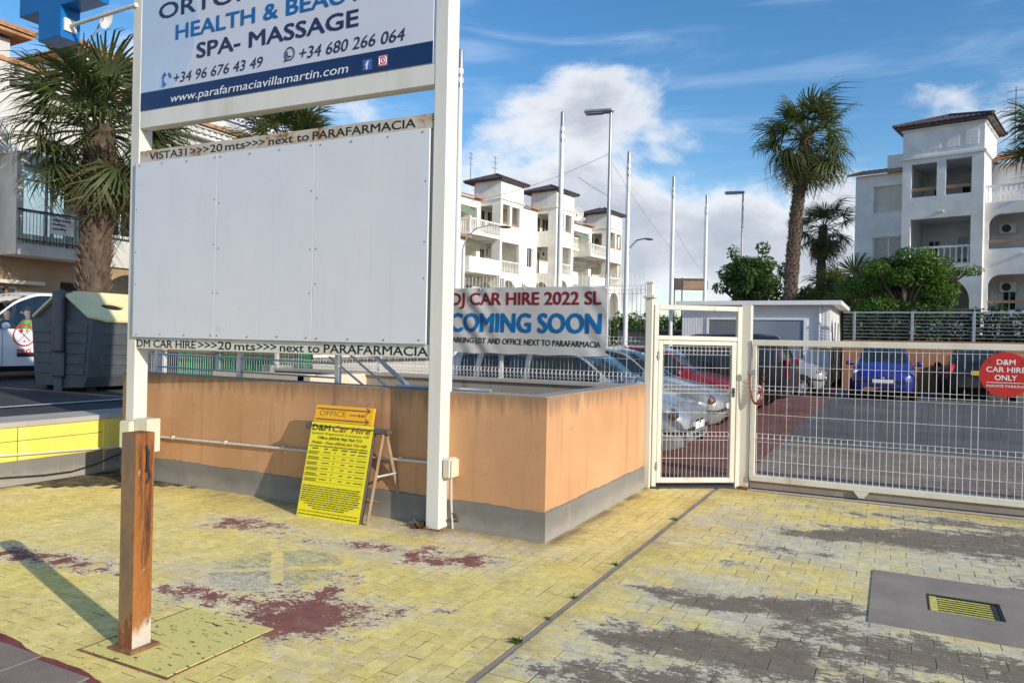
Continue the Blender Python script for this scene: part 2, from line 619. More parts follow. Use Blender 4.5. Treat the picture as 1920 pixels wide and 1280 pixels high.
M = {}
M['pavers'] = paver_mat()
M['joint'] = ground_mat('joint_sand', (0.045, 0.036, 0.026), (0.20, 0.165, 0.085), 6.0)
M['sidewalk'] = ground_mat('grey_paving', (0.215, 0.17, 0.135), (0.31, 0.25, 0.205), 3.5, 160, blotch=0.8)
M['red_edge'] = ground_mat('red_painted_edge', (0.17, 0.045, 0.045), (0.26, 0.08, 0.075), 6)
M['asphalt'] = ground_mat('asphalt', (0.10, 0.098, 0.10), (0.15, 0.145, 0.14), 0.8, 150)
M['asphalt_dark'] = ground_mat('street_asphalt', (0.055, 0.054, 0.055), (0.085, 0.082, 0.08), 0.6, 150)
M['brown_paving'] = ground_mat('brown_grey_paving', (0.225, 0.185, 0.15), (0.31, 0.26, 0.215), 1.2, 120, brick=(0.22, 0.11))
M['red_paving'] = ground_mat('red_brick_paving', (0.19, 0.08, 0.068), (0.27, 0.13, 0.11), 1.4, 120, brick=(0.22, 0.11))
M['concrete'] = ground_mat('concrete', (0.265, 0.22, 0.18), (0.37, 0.315, 0.26), 3.0, 240, blotch=0.9)
M['earth'] = ground_mat('dry_earth', (0.16, 0.13, 0.09), (0.24, 0.20, 0.13), 0.4, 30)
M['orange'] = render_wall('orange_render', (0.61, 0.335, 0.168), (0.27, 0.155, 0.085), 0.65, top=(0.98, 1.14))
M['orange_far'] = render_wall('terracotta_render', (0.42, 0.20, 0.11), (0.2, 0.1, 0.05), 0.3)
M['grey_band'] = render_wall('grey_painted_base', (0.225, 0.215, 0.19), (0.40, 0.37, 0.31), 0.4, (0.02, 0.17, 0.6))
M['wall_inside'] = render_wall('bare_cement_render', (0.36, 0.325, 0.28), (0.12, 0.10, 0.08), 0.75)
M['beige'] = render_wall('cream_render', (0.70, 0.60, 0.45), (0.35, 0.28, 0.2), 0.4)
M['low_yellow'] = render_wall('yellow_painted_render', (0.80, 0.71, 0.13), (0.74, 0.70, 0.50), 0.6, bump=0.3)
M['cement_top'] = render_wall('weathered_cement', (0.46, 0.43, 0.37), (0.2, 0.18, 0.15), 0.5)
M['white_wall'] = render_wall('white_render', (0.84, 0.83, 0.80), (0.55, 0.53, 0.48), 0.25, bump=0.15)
M['left_wall'] = render_wall('greyish_white_render', (0.66, 0.65, 0.62), (0.42, 0.40, 0.36), 0.4, bump=0.2)
M['cream_wall'] = render_wall('off_white_render', (0.86, 0.83, 0.74), (0.55, 0.5, 0.42), 0.3, bump=0.15)
M['white_steel'] = rusty_paint('white_painted_steel', (0.74, 0.72, 0.65), 0.34, 3.0)
M['gate_steel'] = rusty_paint('cream_painted_steel', (0.74, 0.71, 0.60), 0.52, 4.0)
M['wire'] = plain('white_coated_wire', (0.76, 0.75, 0.71), 0.45, var=0.12)
M['strip_rusty'] = rusty_paint('rusty_white_strip', (0.58, 0.53, 0.43), 0.95, 2.4, streak=1.0)
M['strip'] = rusty_paint('white_strip', (0.70, 0.68, 0.61), 0.25, 3.0)
M['panel'] = plain('blank_sign_panel', (0.60, 0.615, 0.67), 0.32, var=0.05, vs=0.9, dirt=(0.6, 0.58, 0.55, 1), dirt_amt=0.25)
M['sign_white'] = plain('printed_sign_ground', (0.63, 0.65, 0.72), 0.22, var=0.05, vs=0.8, spec=0.7)
M['navy'] = plain('navy_print', (0.010, 0.030, 0.105), 0.25, var=0.15, vs=1.2)
M['navy_text'] = plain('dark_navy_lettering', (0.022, 0.030, 0.085), 0.3, var=0.05)
M['blue_text'] = plain('blue_lettering', (0.012, 0.13, 0.38), 0.3, var=0.05)
M['banner_blue'] = plain('banner_blue_lettering', (0.0, 0.145, 0.40), 0.5, var=0.08)
M['banner_red'] = plain('banner_red_lettering', (0.24, 0.012, 0.016), 0.5, var=0.08)
M['black_text'] = plain('black_lettering', (0.018, 0.017, 0.016), 0.5, var=0.05)
M['white_text'] = plain('white_lettering', (0.85, 0.85, 0.85), 0.4, var=0.03)
M['cross_blue'] = plain('blue_sign_box', (0.004, 0.125, 0.37), 0.35, var=0.06)
M['cross_side'] = plain('blue_sign_box_edge', (0.006, 0.15, 0.46), 0.35, var=0.06)
M['rust'] = None
M['dark_steel'] = plain('dark_steel', (0.05, 0.05, 0.05), 0.5, 0.3)
M['grey_steel'] = plain('galvanised_steel', (0.42, 0.43, 0.45), 0.4, 0.6, dirt=(0.3, 0.26, 0.2, 1), dirt_amt=0.3)
M['aluminium'] = plain('aluminium', (0.62, 0.63, 0.66), 0.35, 0.7)
M['pole_white'] = plain('white_flagpole_paint', (0.80, 0.80, 0.79), 0.35, var=0.06)
M['plastic_grey'] = plain('grey_bin_plastic', (0.085, 0.095, 0.105), 0.5, var=0.2, dirt=(0.22, 0.21, 0.19, 1), dirt_amt=0.4)
M['plastic_side'] = plain('sunlit_bin_side', (0.24, 0.25, 0.24), 0.5, var=0.15, vs=2, dirt=(0.12, 0.12, 0.12, 1), dirt_amt=0.5)  # lighter copy of the bin grey: sunlight on the side put into the colour
M['plastic_yellow'] = plain('faded_yellow_lid', (0.95, 0.81, 0.42), 0.45, var=0.1, dirt=(0.5, 0.45, 0.3, 1), dirt_amt=0.25)
M['black'] = plain('black_plastic', (0.012, 0.012, 0.013), 0.6, var=0.2)
M['rubber'] = plain('tyre_rubber', (0.02, 0.02, 0.02), 0.8, var=0.2)
M['beige_plastic'] = plain('beige_box_plastic', (0.70, 0.65, 0.50), 0.5, var=0.08, dirt=(0.4, 0.33, 0.22, 1), dirt_amt=0.3)
M['conduit'] = plain('pale_conduit', (0.66, 0.63, 0.56), 0.5, var=0.12, dirt=(0.3, 0.24, 0.16, 1), dirt_amt=0.4)
M['banner'] = plain('pale_grey_banner', (0.60, 0.58, 0.55), 0.55, var=0.08, vs=1.5)
M['sign_yellow'] = plain('yellow_board', (0.87, 0.75, 0.015), 0.45, var=0.06)
M['sign_orange'] = plain('orange_board', (0.88, 0.47, 0.015), 0.45, var=0.06)
M['wood'] = plain('weathered_wood', (0.36, 0.24, 0.14), 0.7, var=0.3, vs=9)
M['wood_dark'] = plain('dark_board_edge', (0.10, 0.085, 0.07), 0.7, var=0.3, vs=9)
M['sign_red'] = plain('red_sign_disc', (0.52, 0.022, 0.018), 0.4, var=0.06)
M['glass'] = glass_dark('dark_glass')
M['glass_blue'] = glass_dark('painted_sky_glass', (0.10, 0.13, 0.17), 0.08)  # blue-grey sky reflection put into the base colour
M['car_glass'] = glass_dark('car_window_glass', (0.022, 0.03, 0.036), 0.03)
M['clear_glass'] = glass_clear('clear_glass')
M['lamp_glass'] = plain('headlamp_lens', (0.46, 0.48, 0.50), 0.08, 0.5, var=0.05, coat=1.0)
M['orange_lens'] = plain('orange_lens', (0.75, 0.27, 0.05), 0.15, var=0.05, coat=1.0)
M['red_lens'] = plain('red_lens', (0.62, 0.012, 0.01), 0.12, var=0.08, coat=1.0)
M['chrome'] = plain('chrome', (0.75, 0.75, 0.76), 0.12, 1.0, var=0.03)
M['plate_white'] = plain('number_plate', (0.78, 0.78, 0.76), 0.4, var=0.04)
M['plate_yellow'] = plain('yellow_number_plate', (0.80, 0.58, 0.02), 0.4, var=0.04)
M['silver'] = car_paint('silver_paint', (0.36, 0.36, 0.365), 0.35, 0.3)
M['silver_grey'] = car_paint('grey_silver_paint', (0.33, 0.325, 0.32), 0.35, 0.3)
M['red_car'] = car_paint('red_paint', (0.26, 0.008, 0.016), 0.1)
M['dark_car'] = car_paint('dark_navy_paint', (0.008, 0.009, 0.016), 0.0, 0.4, 0.25)
M['black_car'] = car_paint('black_paint', (0.008, 0.008, 0.010), 0.0, 0.4, 0.25)
M['blue_car'] = car_paint('blue_paint', (0.016, 0.035, 0.30), 0.3)
M['white_car'] = car_paint('white_paint', (0.80, 0.80, 0.80), 0.0)
M['cabin'] = plain('white_cabin_sheet', (0.82, 0.81, 0.80), 0.4, var=0.05, vs=1.0, dirt=(0.45, 0.42, 0.38, 1), dirt_amt=0.3)
M['roof_tile'] = plain('clay_roof_tiles', (0.40, 0.20, 0.10), 0.8, var=0.4, vs=2.5, dirt=(0.55, 0.40, 0.22, 1), dirt_amt=0.6)
M['roof_dark'] = plain('glazed_dark_roof_tiles', (0.065, 0.046, 0.042), 0.5, var=0.5, vs=3, dirt=(0.28, 0.13, 0.07, 1), dirt_amt=0.8)
M['brown_rail'] = plain('brown_rail', (0.38, 0.22, 0.12), 0.6, var=0.15)
M['shutter'] = plain('beige_shutter', (0.66, 0.61, 0.50), 0.6, var=0.08)
M['curtain'] = plain('striped_curtain', (0.50, 0.46, 0.40), 0.8, var=0.2, vs=5)
M['stone'] = render_wall('tan_stone', (0.40, 0.29, 0.18), (0.2, 0.14, 0.09), 0.5)
M['wood_window'] = plain('orange_brown_wood', (0.36, 0.16, 0.05), 0.5, var=0.2, vs=8)
M['blue_tile'] = plain('blue_tile_band', (0.06, 0.07, 0.22), 0.3, var=0.2)
M['iron'] = plain('dark_green_iron', (0.018, 0.026, 0.026), 0.5, 0.2)
M['green_net'] = plain('green_plastic_netting', (0.03, 0.32, 0.12), 0.6, var=0.25, vs=4)
M['trunk'] = plain('palm_trunk_bark', (0.115, 0.078, 0.055), 0.9, var=0.4, vs=7, bump=0.8, bs=30)
M['bark'] = plain('tree_bark', (0.13, 0.10, 0.07), 0.9, var=0.35, vs=9, bump=0.7, bs=40)
M['palm_leaf'] = leaf_mat('palm_leaf', ((0.045, 0.068, 0.024), (0.080, 0.105, 0.036), (0.20, 0.19, 0.075)))
M['palm_dead'] = leaf_mat('dead_palm_leaf', ((0.22, 0.15, 0.075), (0.30, 0.20, 0.10), (0.16, 0.12, 0.05)), 0.2)
M['leaf'] = leaf_mat('tree_leaf', ((0.035, 0.085, 0.018), (0.065, 0.14, 0.028), (0.10, 0.19, 0.035)))
M['leaf_bright'] = leaf_mat('light_tree_leaf', ((0.055, 0.12, 0.018), (0.085, 0.18, 0.026), (0.14, 0.24, 0.04)), 0.42)
M['leaf_dark'] = leaf_mat('hedge_leaf', ((0.02, 0.045, 0.014), (0.035, 0.075, 0.02), (0.06, 0.10, 0.03)), 0.2)
M['weed'] = leaf_mat('weed_leaf', ((0.06, 0.16, 0.02), (0.10, 0.22, 0.03), (0.12, 0.2, 0.05)), 0.4)
M['dry_weed'] = leaf_mat('dry_weed', ((0.20, 0.13, 0.06), (0.28, 0.19, 0.10), (0.15, 0.09, 0.05)), 0.2)
M['skin'] = plain('skin', (0.42, 0.24, 0.16), 0.6, var=0.08)
M['hair'] = plain('dark_hair', (0.012, 0.010, 0.009), 0.7, var=0.2)
M['hivis'] = plain('lime_vest', (0.45, 0.62, 0.05), 0.7, var=0.1)
M['cloth_dark'] = plain('dark_cloth', (0.02, 0.025, 0.03), 0.9, var=0.2)


def rust_post_mat():
    m, t, b = new_mat('rusted_post')
    v = t.coord('Object')
    n = t.noise(t.scale(v, (2.6, 2.6, 0.16)), 9, 9, 0.72)
    n2 = t.noise(v, 55, 5, 0.7)
    c = t.mix(t.ramp(n, 0.34, 0.52), (0.060, 0.020, 0.008, 1), (0.33, 0.115, 0.022, 1))
    c = t.mix(t.ramp(n, 0.52, 0.72), c, (0.38, 0.165, 0.045, 1))
    z = t.sep(v)[2]
    pale = t.ramp(t.math('ADD', z, t.math('MULTIPLY', t.math('SUBTRACT', n, .5), 0.3)), 0.10, 0.17, 1, 0)
    c = t.mix(t.math('MULTIPLY', pale, 0.85), c, (0.62, 0.57, 0.47, 1))
    n5 = t.noise(t.scale(v, (1.5, 1.5, 0.5)), 13, 7, 0.75)
    c = t.mix(t.math('MULTIPLY', t.ramp(n5, 0.60, 0.68), 0.6), c, (0.56, 0.44, 0.30, 1))
    c = t.mix(t.math('MULTIPLY', t.ramp(n5, 0.40, 0.32), 0.7), c, (0.075, 0.028, 0.014, 1))
    c = t.mix(1.0, c, t.ramp(n2, 0.2, 0.8, 0.75, 1.2, smooth=False), 'MULTIPLY')
    t.set(b.inputs['Base Color'], c)
    b.inputs['Roughness'].default_value = 0.75
    t.set(b.inputs['Normal'], t.bump(n2, 0.3, 0.004))
    return m


M['rust'] = rust_post_mat()
M['rust_pale'] = rusty_paint('faded_cream_steel', (0.25, 0.20, 0.13), 0.95, 3.0)
M['rust_dull'] = rusty_paint('dull_brown_steel', (0.24, 0.15, 0.085), 1.25, 4.0)
M['rust_flat'] = rusty_paint('rusty_plate', (0.20, 0.085, 0.045), 0.9, 9.0)


def panel_mat():
    m, t, b = new_mat('blank_sign_panel')
    v = t.coord('Object')
    big = t.noise(t.scale(v, (1.2, 1, 0.5)), 1.1, 3, 0.5)
    c = t.mix(t.ramp(big, 0.3, 0.7), (0.68, 0.69, 0.725, 1), (0.72, 0.72, 0.735, 1))
    run = t.noise(t.scale(v, (9, 1, 0.5)), 1.6, 6, 0.7)
    c = t.mix(t.math('MULTIPLY', t.ramp(run, 0.52, 0.80), 0.30), c, (0.50, 0.48, 0.44, 1))
    sm = t.noise(v, 4.5, 8, 0.75)
    c = t.mix(t.math('MULTIPLY', t.ramp(sm, 0.62, 0.72), 0.35), c, (0.44, 0.43, 0.42, 1))
    sp = t.noise(v, 38.0, 3, 0.6)
    c = t.mix(t.math('MULTIPLY', t.ramp(sp, 0.71, 0.76), 0.5), c, (0.30, 0.27, 0.22, 1))
    t.set(b.inputs['Base Color'], c)
    t.set(b.inputs['Roughness'], t.ramp(sm, 0.3, 0.7, 0.24, 0.42, smooth=False))
    wav = t.noise(t.scale(v, (1.0, 1, 1.4)), 1.7, 2, 0.4)
    t.set(b.inputs['Normal'], t.bump(t.math('ADD', wav, t.math('MULTIPLY', sp, 0.01)), 0.4, 0.02))
    return m


M['panel'] = panel_mat()


# ---------------------------------------------------------------- lettering
def text_mesh(s, w, h, bold=0.0, shear=0.0, spacing=1.0):
    """letters as a flat mesh in x (0..w) and y (0..h of a capital); w None keeps the natural width"""
    cu = bpy.data.curves.new('lettering', 'FONT')
    cu.body = s
    cu.size = 1.0
    cu.shear = shear
    cu.space_character = spacing
    cu.resolution_u = 3
    cu.fill_mode = 'BOTH'
    o = bpy.data.objects.new('lettering', cu)
    COL.objects.link(o)
    bpy.context.view_layer.update()
    me = bpy.data.meshes.new_from_object(o.evaluated_get(bpy.context.evaluated_depsgraph_get()))
    bpy.data.objects.remove(o)
    bpy.data.curves.remove(cu)
    xs = [v.co.x for v in me.vertices] or [0, 1]
    x0, x1 = min(xs), max(xs)
    ky = h / 0.729
    kx = ky if w is None else w / (x1 - x0)
    for v in me.vertices:
        v.co = Vector(((v.co.x - x0) * kx, v.co.y * ky, 0))
    if bold:
        # heavier strokes: the letters again, shifted by a hair and set a hair lower
        nv, src = len(me.vertices), [v.co.copy() for v in me.vertices]
        polys = [tuple(p.vertices) for p in me.polygons]
        e = bold * h * 1.5
        vs, fs = [], []
        for k, (ox, oy) in enumerate(((0, 0), (e, e * .4), (-e, -e * .4), (e * .5, -e * .6), (-e * .5, e * .6))):
            vs += [(p.x + ox, p.y + oy, k * 0.00022) for p in src]
            fs += [tuple(i + k * nv for i in f) for f in polys]
        m2 = bpy.data.meshes.new('lettering')
        m2.from_pydata(vs, [], fs)
        bpy.data.meshes.remove(me)
        me = m2
    return me


def lettering(parent, s, x, z, w, h, mat, y=-0.004, bold=0.0, shear=0.0, name='lettering', warp=None, spacing=1.0, slope=0.0):
    """letters standing on a surface that faces local -y"""
    me = text_mesh(s, w, h, bold, shear, spacing)
    if warp is not None:
        bm = bmesh.new()
        bm.from_mesh(me)
        bmesh.ops.triangulate(bm, faces=bm.faces)
        for _ in range(3):
            bmesh.ops.subdivide_edges(bm, edges=[e for e in bm.edges if e.calc_length() > 0.02], cuts=1)
            bmesh.ops.triangulate(bm, faces=bm.faces)
        bm.to_mesh(me)
        bm.free()
    for v in me.vertices:
        X, Z = x + v.co.x, z + v.co.y + slope * v.co.x
        v.co = Vector((X, (y if warp is None else warp(X, Z) + y) + v.co.z, Z))
    me.materials.append(mat)
    o = link(name, me, parent)
    return o


# ================================================================ THE SETTING
def car_park_z(y):
    return 0.004 + max(0.0, 0.012 * (y - 9.5))


# far ground reaching the horizon
struct('ground', MB().sheet([(-900, -300, -0.09), (900, -300, -0.09), (900, 1500, -0.09), (-900, 1500, -0.09)]), M['earth'])

# ---- forecourt with painted block paving
BLOBS = [  # x, y, rx, ry, amount: where the paint has gone
    (-3.00, 3.26, 0.40, 0.35, 0.82), (-2.92, 3.42, 0.31, 0.26, 0.60), (-3.13, 3.62, 0.14, 0.34, 0.54), (-3.27, 3.94, 0.12, 0.26, 0.54), (-3.77, 3.21, 0.42, 0.14, 0.72),
    (-5.13, 3.23, 0.73, 0.12, 0.75), (-5.55, 3.16, 0.47, 0.13, 0.80), (-4.95, 4.59, 0.28, 0.23, 0.72), (-4.6, 4.66, 0.26, 0.18, 0.56),
    (-2.98, 4.54, 0.35, 0.13, 0.68), (-2.70, 4.70, 0.31, 0.18, 0.72), (-3.1, 4.75, 0.35, 0.16, 0.54), (-4.15, 4.49, 0.59, 0.14, 0.50),
    (-3.55, 4.60, 0.47, 0.17, 0.56), (-2.60, 3.53, 0.14, 0.16, 0.64), (-2.35, 3.75, 0.24, 0.13, 0.46), (-3.5, 3.5, 0.47, 0.26, 0.42),
    (-.44, 6.88, 0.50, 0.22, 0.76), (.05, 7.07, 0.65, 0.34, 0.82), (.52, 7.17, 0.65, 0.39, 0.82), (1.0, 7.45, 0.71, 0.45, 0.80), (1.7, 7.6, 0.94, 0.59, 0.70),
    (.5, 8.0, 1.42, 0.21, 0.60), (-.93, 4.72, 0.31, 0.17, 0.80), (-1.27, 4.78, 0.31, 0.12, 0.62), (-.54, 4.85, 0.33, 0.21, 0.82), (-.30, 5.0, 0.26, 0.20, 0.80),
    (-.85, 4.03, 0.53, 0.21, 0.82), (-1.18, 3.88, 0.38, 0.14, 0.70), (-.50, 3.98, 0.50, 0.26, 0.80), (.10, 4.47, 0.59, 0.29, 0.68), (.45, 4.40, 0.65, 0.33, 0.70),
    (-.43, 4.43, 0.26, 0.23, 0.60), (-1.28, 3.34, 0.47, 0.17, 0.68), (-.6, 3.45, 0.71, 0.29, 0.76), (0.2, 3.9, 0.71, 0.33, 0.70), (1.2, 4.2, 0.94, 0.65, 0.70),
    (1.5, 6.0, 0.83, 0.78, 0.70), (-0.1, 3.2, 0.94, 0.39, 0.70), (.9, 3.2, 1.06, 0.52, 0.65), (-.75, 6.2, 0.41, 0.13, 0.48), (-1.05, 5.6, 0.35, 0.10, 0.42)]
FADES = [(-3.4, 5.2, .9, .22, .9), (-2.7, 5.1, .5, .16, .7), (-3.9, 3.6, .9, .35, .55), (-3.3, 4.55, 1.1, .3, .6), (-4.9, 4.7, .8, .2, .6),
         (-5.0, 3.35, .9, .25, .5), (-0.9, 6.6, .9, .6, .55), (-0.5, 4.7, 1.0, .6, .6), (-1.0, 3.8, .6, .5, .5), (.6, 6.6, 1.0, 1.2, .5),
         (-2.3, 3.9, .4, .4, .3), (-1.2, 4.6, .5, .25, .5), (-2.3, 2.9, .6, .4, .35), (-1.3, 7.0, .5, .6, .25)]


def field(lst, x, y):
    s = 0.0
    for (cx, cy, rx, ry, a) in lst:
        d = ((x - cx) / rx) ** 2 + ((y - cy) / ry) ** 2
        if d < 6:
            s = max(s, a * math.exp(-d * 0.75))
    return s


def wall_y(x):                      # front face line of the orange wall
    return 5.40 - (x + 2.44) * 0.018


def in_paving(x, y):
    if y < 2.10 - 0.08 * (x + 4.2) and x < 6:
        return False
    if x < -2.60 and y > wall_y(x) + 0.15:
        return False
    if -3.50 < x < -3.09 and 2.50 < y < 2.94:
        return False                # the steel cover round the post
    if 0.06 < x < 2.2 and 5.0 < y < 5.85:
        return False                # concrete round the drain
    if abs(x + 1.735) < 0.01:
        return False
    gy = 8.08 + (x + 2.40) * 0.64 if x < -1.5 else 8.56
    return y < gy and x > -8.02


cells = []
L1, W1 = 0.205, 0.104               # left of the joint: courses run towards the gate
xi = -1.757
row = 0
while xi - W1 > -8.1:
    y = 2.0 - (row % 2) * L1 / 2
    while y < 8.6:
        cells.append((xi - W1, xi, y, y + L1, 0))
        y += L1
    xi -= W1
    row += 1
L2, W2 = 0.215, 0.145               # right of it: courses run across
y = 2.0
row = 0
while y < 8.7:
    x = -1.713 + (row % 2) * L2 / 2 - (L2 if row % 2 else 0)
    while x < 5.0:
        x0 = max(x, -1.713)
        if x + L2 - x0 > 0.03:
            cells.append((x0, x + L2, y, y + W2, 1))
        x += L2
    y += W2
    row += 1
cells = [c for c in cells if in_paving((c[0] + c[1]) / 2, (c[2] + c[3]) / 2)]
fx, fy = -math.sin(R(27.1)), math.cos(R(27.1))


def seen(c):
    x, y = (c[0] + c[1]) / 2, (c[2] + c[3]) / 2
    d = x * fx + y * fy
    s = x * fy - y * fx
    return d > 2.9 and abs(s) < d * 0.72, d


JZ = -0.0008
forecourt = struct('forecourt', MB().sheet([(-8.04, 2.0, JZ), (-1.757, 2.0, JZ), (-1.757, 8.7, JZ), (-8.04, 8.7, JZ)]).sheet([(-1.713, 1.4, JZ), (.215, 1.4, JZ), (.215, 8.7, JZ), (-1.713, 8.7, JZ)])
                   .sheet([(.62, 1.4, JZ), (6, 1.4, JZ), (6, 8.7, JZ), (.62, 8.7, JZ)]).sheet([(.215, 1.4, JZ), (.62, 1.4, JZ), (.62, 5.245, JZ), (.215, 5.245, JZ)]).sheet([(.215, 5.605, JZ), (.62, 5.605, JZ), (.62, 8.7, JZ), (.215, 8.7, JZ)]), M['joint'])


def dirt_at(x, y):
    d = 9.0
    if x < -2.3:
        d = min(d, wall_y(x) - y)
    if y > 5.3:
        d = min(d, abs(x + 2.44) * 1.6)
    d = min(d, abs(x + 8.04))
    d = min(d, math.hypot(x + 3.42, y - 5.30) - .12)
    s = math.exp(-max(0, d) / .16)
    return max(s, .75 * math.exp(-((x + 6.2) / 1.6) ** 2 - ((y - 5.30) / .16) ** 2), .5 * math.exp(-((x + 1.735) / .05) ** 2), .55 * math.exp(-((y - 8.4) / .18) ** 2))


def paver_geo(c, acc_v, acc_f, att):
    x0, x1, y0, y1, side = c
    g = 0.0010 + rnd.random() ** 2 * 0.0030
    z = rnd.uniform(-0.0002, 0.0002)
    tx, ty = rnd.uniform(-.0012, .0012), rnd.uniform(-.0012, .0012)
    cx, cy = (x0 + x1) / 2, (y0 + y1) / 2
    o = len(acc_v)
    tone = rnd.random()
    for inset, dz in ((g, -0.016), (g, -0.0008), (g + 0.0008, 0.0)):
        for (x, y) in ((x0 + inset, y0 + inset), (x1 - inset, y0 + inset), (x1 - inset, y1 - inset), (x0 + inset, y1 - inset)):
            acc_v.append((x, y, z + dz + (x - cx) * tx + (y - cy) * ty))
            att.append((field(BLOBS, x, y), field(FADES, x, y), float(side), tone, dirt_at(x, y)))
    for k in (0, 4):
        for i in range(4):
            j = (i + 1) % 4
            acc_f.append((o + k + i, o + k + j, o + k + 4 + j, o + k + 4 + i))
    acc_f.append((o + 8, o + 9, o + 10, o + 11))


def paver_mesh(cs):
    vs, fs, att = [], [], []
    for c in cs:
        paver_geo(c, vs, fs, att)
    me = bpy.data.meshes.new('paver')
    me.from_pydata(vs, [], fs)
    for i, nm in enumerate(('wear', 'fade', 'grey_side', 'tone', 'dirt')):
        a = me.attributes.new(nm, 'FLOAT', 'POINT')
        a.data.foreach_set('value', [q[i] for q in att])
    me.materials.append(M['pavers'])
    return me


vis = sorted([c for c in cells if seen(c)[0]], key=lambda c: seen(c)[1])
near_set = set(vis[:300])
for c in vis[:300]:
    link('paver', paver_mesh([c]), forecourt)
rest = link('paver_field', paver_mesh([c for c in cells if c not in near_set]), forecourt)
rest['kind'] = 'stuff'

# joint running to the gate, concrete round the drain, cover plate
struct('expansion_joint', MB().box(-1.757, -1.713, 1.4, 8.45, -0.03, -0.004), M['concrete'], forecourt)
struct('drain_surround', MB().box(-0.105, 0.215, 4.845, 5.995, -0.03, 0.006).box(0.62, 2.4, 4.845, 5.995, -0.03, 0.006)
       .box(0.215, 0.62, 4.845, 5.245, -0.03, 0.006).box(0.215, 0.62, 5.605, 5.995, -0.03, 0.006), M['concrete'], forecourt)

plate_m, t_, b_ = new_mat('chipped_yellow_cover')
v_ = t_.pos()
n_ = t_.noise(t_.scale(v_, (0.7, 1.5, 1)), 22, 6, 0.72)
e_ = t_.noise(v_, 4, 5, .6)
c_ = t_.mix(t_.ramp(t_.math('ADD', n_, t_.math('MULTIPLY', t_.math('SUBTRACT', e_, 0.5), 0.25)), 0.575, 0.61), t_.mix(e_, (0.76, 0.66, 0.18, 1), (0.70, 0.62, 0.24, 1)), (0.10, 0.055, 0.03, 1))
t_.set(b_.inputs['Base Color'], c_)
b_.inputs['Roughness'].default_value = 0.8
t_.set(b_.inputs['Normal'], t_.bump(n_, 0.3, 0.004))
M['cover'] = plate_m
cover = thing('cover_plate', 'chipped yellow square steel cover around the foot of the rusty post', 'cover plate', (-3.295, 2.71, 0))
MB().box(-.315, .315, -.335, .335, -0.012, 0.005, ch=.002).build('plate', M['cover'], cover)
MB().box(-.335, .335, -.355, -.337, -.02, .003).box(.317, .330, -.337, .335, -.02, .003).box(-.330, -.317, -.337, .335, -.02, .003).build('rim', M['rust_flat'], cover)

# front pavement with the red painted edge
sw = MB()
sw.sheet([(-30, -12, 0.005), (30, -12, 0.005), (30, -0.50, 0.005), (6, 1.42, 0.005), (-8.04, 2.543, 0.005), (-30, 3.3, 0.005)])
pavement = struct('pavement', sw, M['sidewalk'])
edge = MB()
rag = [rnd.uniform(.0, .022) + .008 * math.sin(i * .9) for i in range(92)]
for i in range(90):
    x = -8.0 + i * 0.09
    y = 2.32 - 0.08 * (x + 4.2)
    w = 0.045 + 0.03 * rnd.random()
    edge.sheet([(x, y - .086, 0.0062), (x + .09, y - .0932, 0.0062), (x + .09, y - .0572 + rag[i + 1], 0.0062), (x, y - .050 + rag[i], 0.0062)])
struct('red_edge_line', edge, M['red_edge'], pavement)
# slabs of the pavement near the camera
for i in range(9):
    for j in range(4):
        x = -6.2 + i * 0.42
        ytop = 2.32 - 0.08 * (x + 4.2) - .085
        y = ytop - (j + 1) * 0.41
        o = MB().box(x + .004, x + .416, y + .004, y + .404, -0.03, 0.011 + rnd.uniform(-.001, .001), ch=.004).build('slab', M['sidewalk'], pavement)

# ---- car park behind the gate
struct('car_park', MB().sheet([(-1.6, 12.6, car_park_z(12.6)), (30, 12.6, car_park_z(12.6)), (30, 27.6, car_park_z(27.6)), (-1.6, 27.6, car_park_z(27.6))]), M['asphalt'])
ap = MB()
ap.sheet([(-1.6, 8.66, 0.001), (30, 8.66, 0.001), (30, 9.5, car_park_z(9.5)), (-1.6, 9.5, car_park_z(9.5))])
ap.sheet([(-1.6, 9.5, car_park_z(9.5)), (30, 9.5, car_park_z(9.5)), (30, 12.6, car_park_z(12.6)), (-1.6, 12.6, car_park_z(12.6))])
struct('entrance_paving', ap, M['brown_paving'])
rp = MB()
rp.sheet([(-8.2, 8.2, 0.0), (-2.3, 8.2, 0.0), (-1.6, 8.66, 0.0), (-1.6, 9.5, car_park_z(9.5)), (-8.2, 9.5, car_park_z(9.5))])
rp.sheet([(-8.2, 9.5, car_park_z(9.5)), (-1.6, 9.5, car_park_z(9.5)), (-1.6, 40, car_park_z(40)), (-8.2, 40, car_park_z(40))])
struct('parking_bays', rp, M['red_paving'])
struct('drain_strip', MB().box(-1.58, 30, 12.45, 12.75, car_park_z(12.6) - .03, car_park_z(12.6) + .008), M['concrete'])
# ---- street on the left, higher than the forecourt
struct('street', MB().sheet([(-8.55, -30, 0.55), (-8.55, 160, 0.9), (-20.3, 160, 0.9), (-20.3, -30, 0.55)]), M['asphalt_dark'])
struct('street_pavement', MB().box(-22.6, -20.3, -30, 160, -0.05, 0.68), M['concrete'])
struct('street_line', MB().sheet([(-9.95, -30, .556), (-9.85, -30, .556), (-9.85, 60, .76), (-9.95, 60, .76)]), M['white_text'])
struct('garden_terrace', MB().sheet([(-2.6, 27.9, 1.55), (60, 27.9, 1.55), (60, 40.0, 3.3), (60, 120, 3.4), (-14, 120, 3.4), (-14, 40, 2.4), (-2.6, 36, 1.9)]), M['earth'])

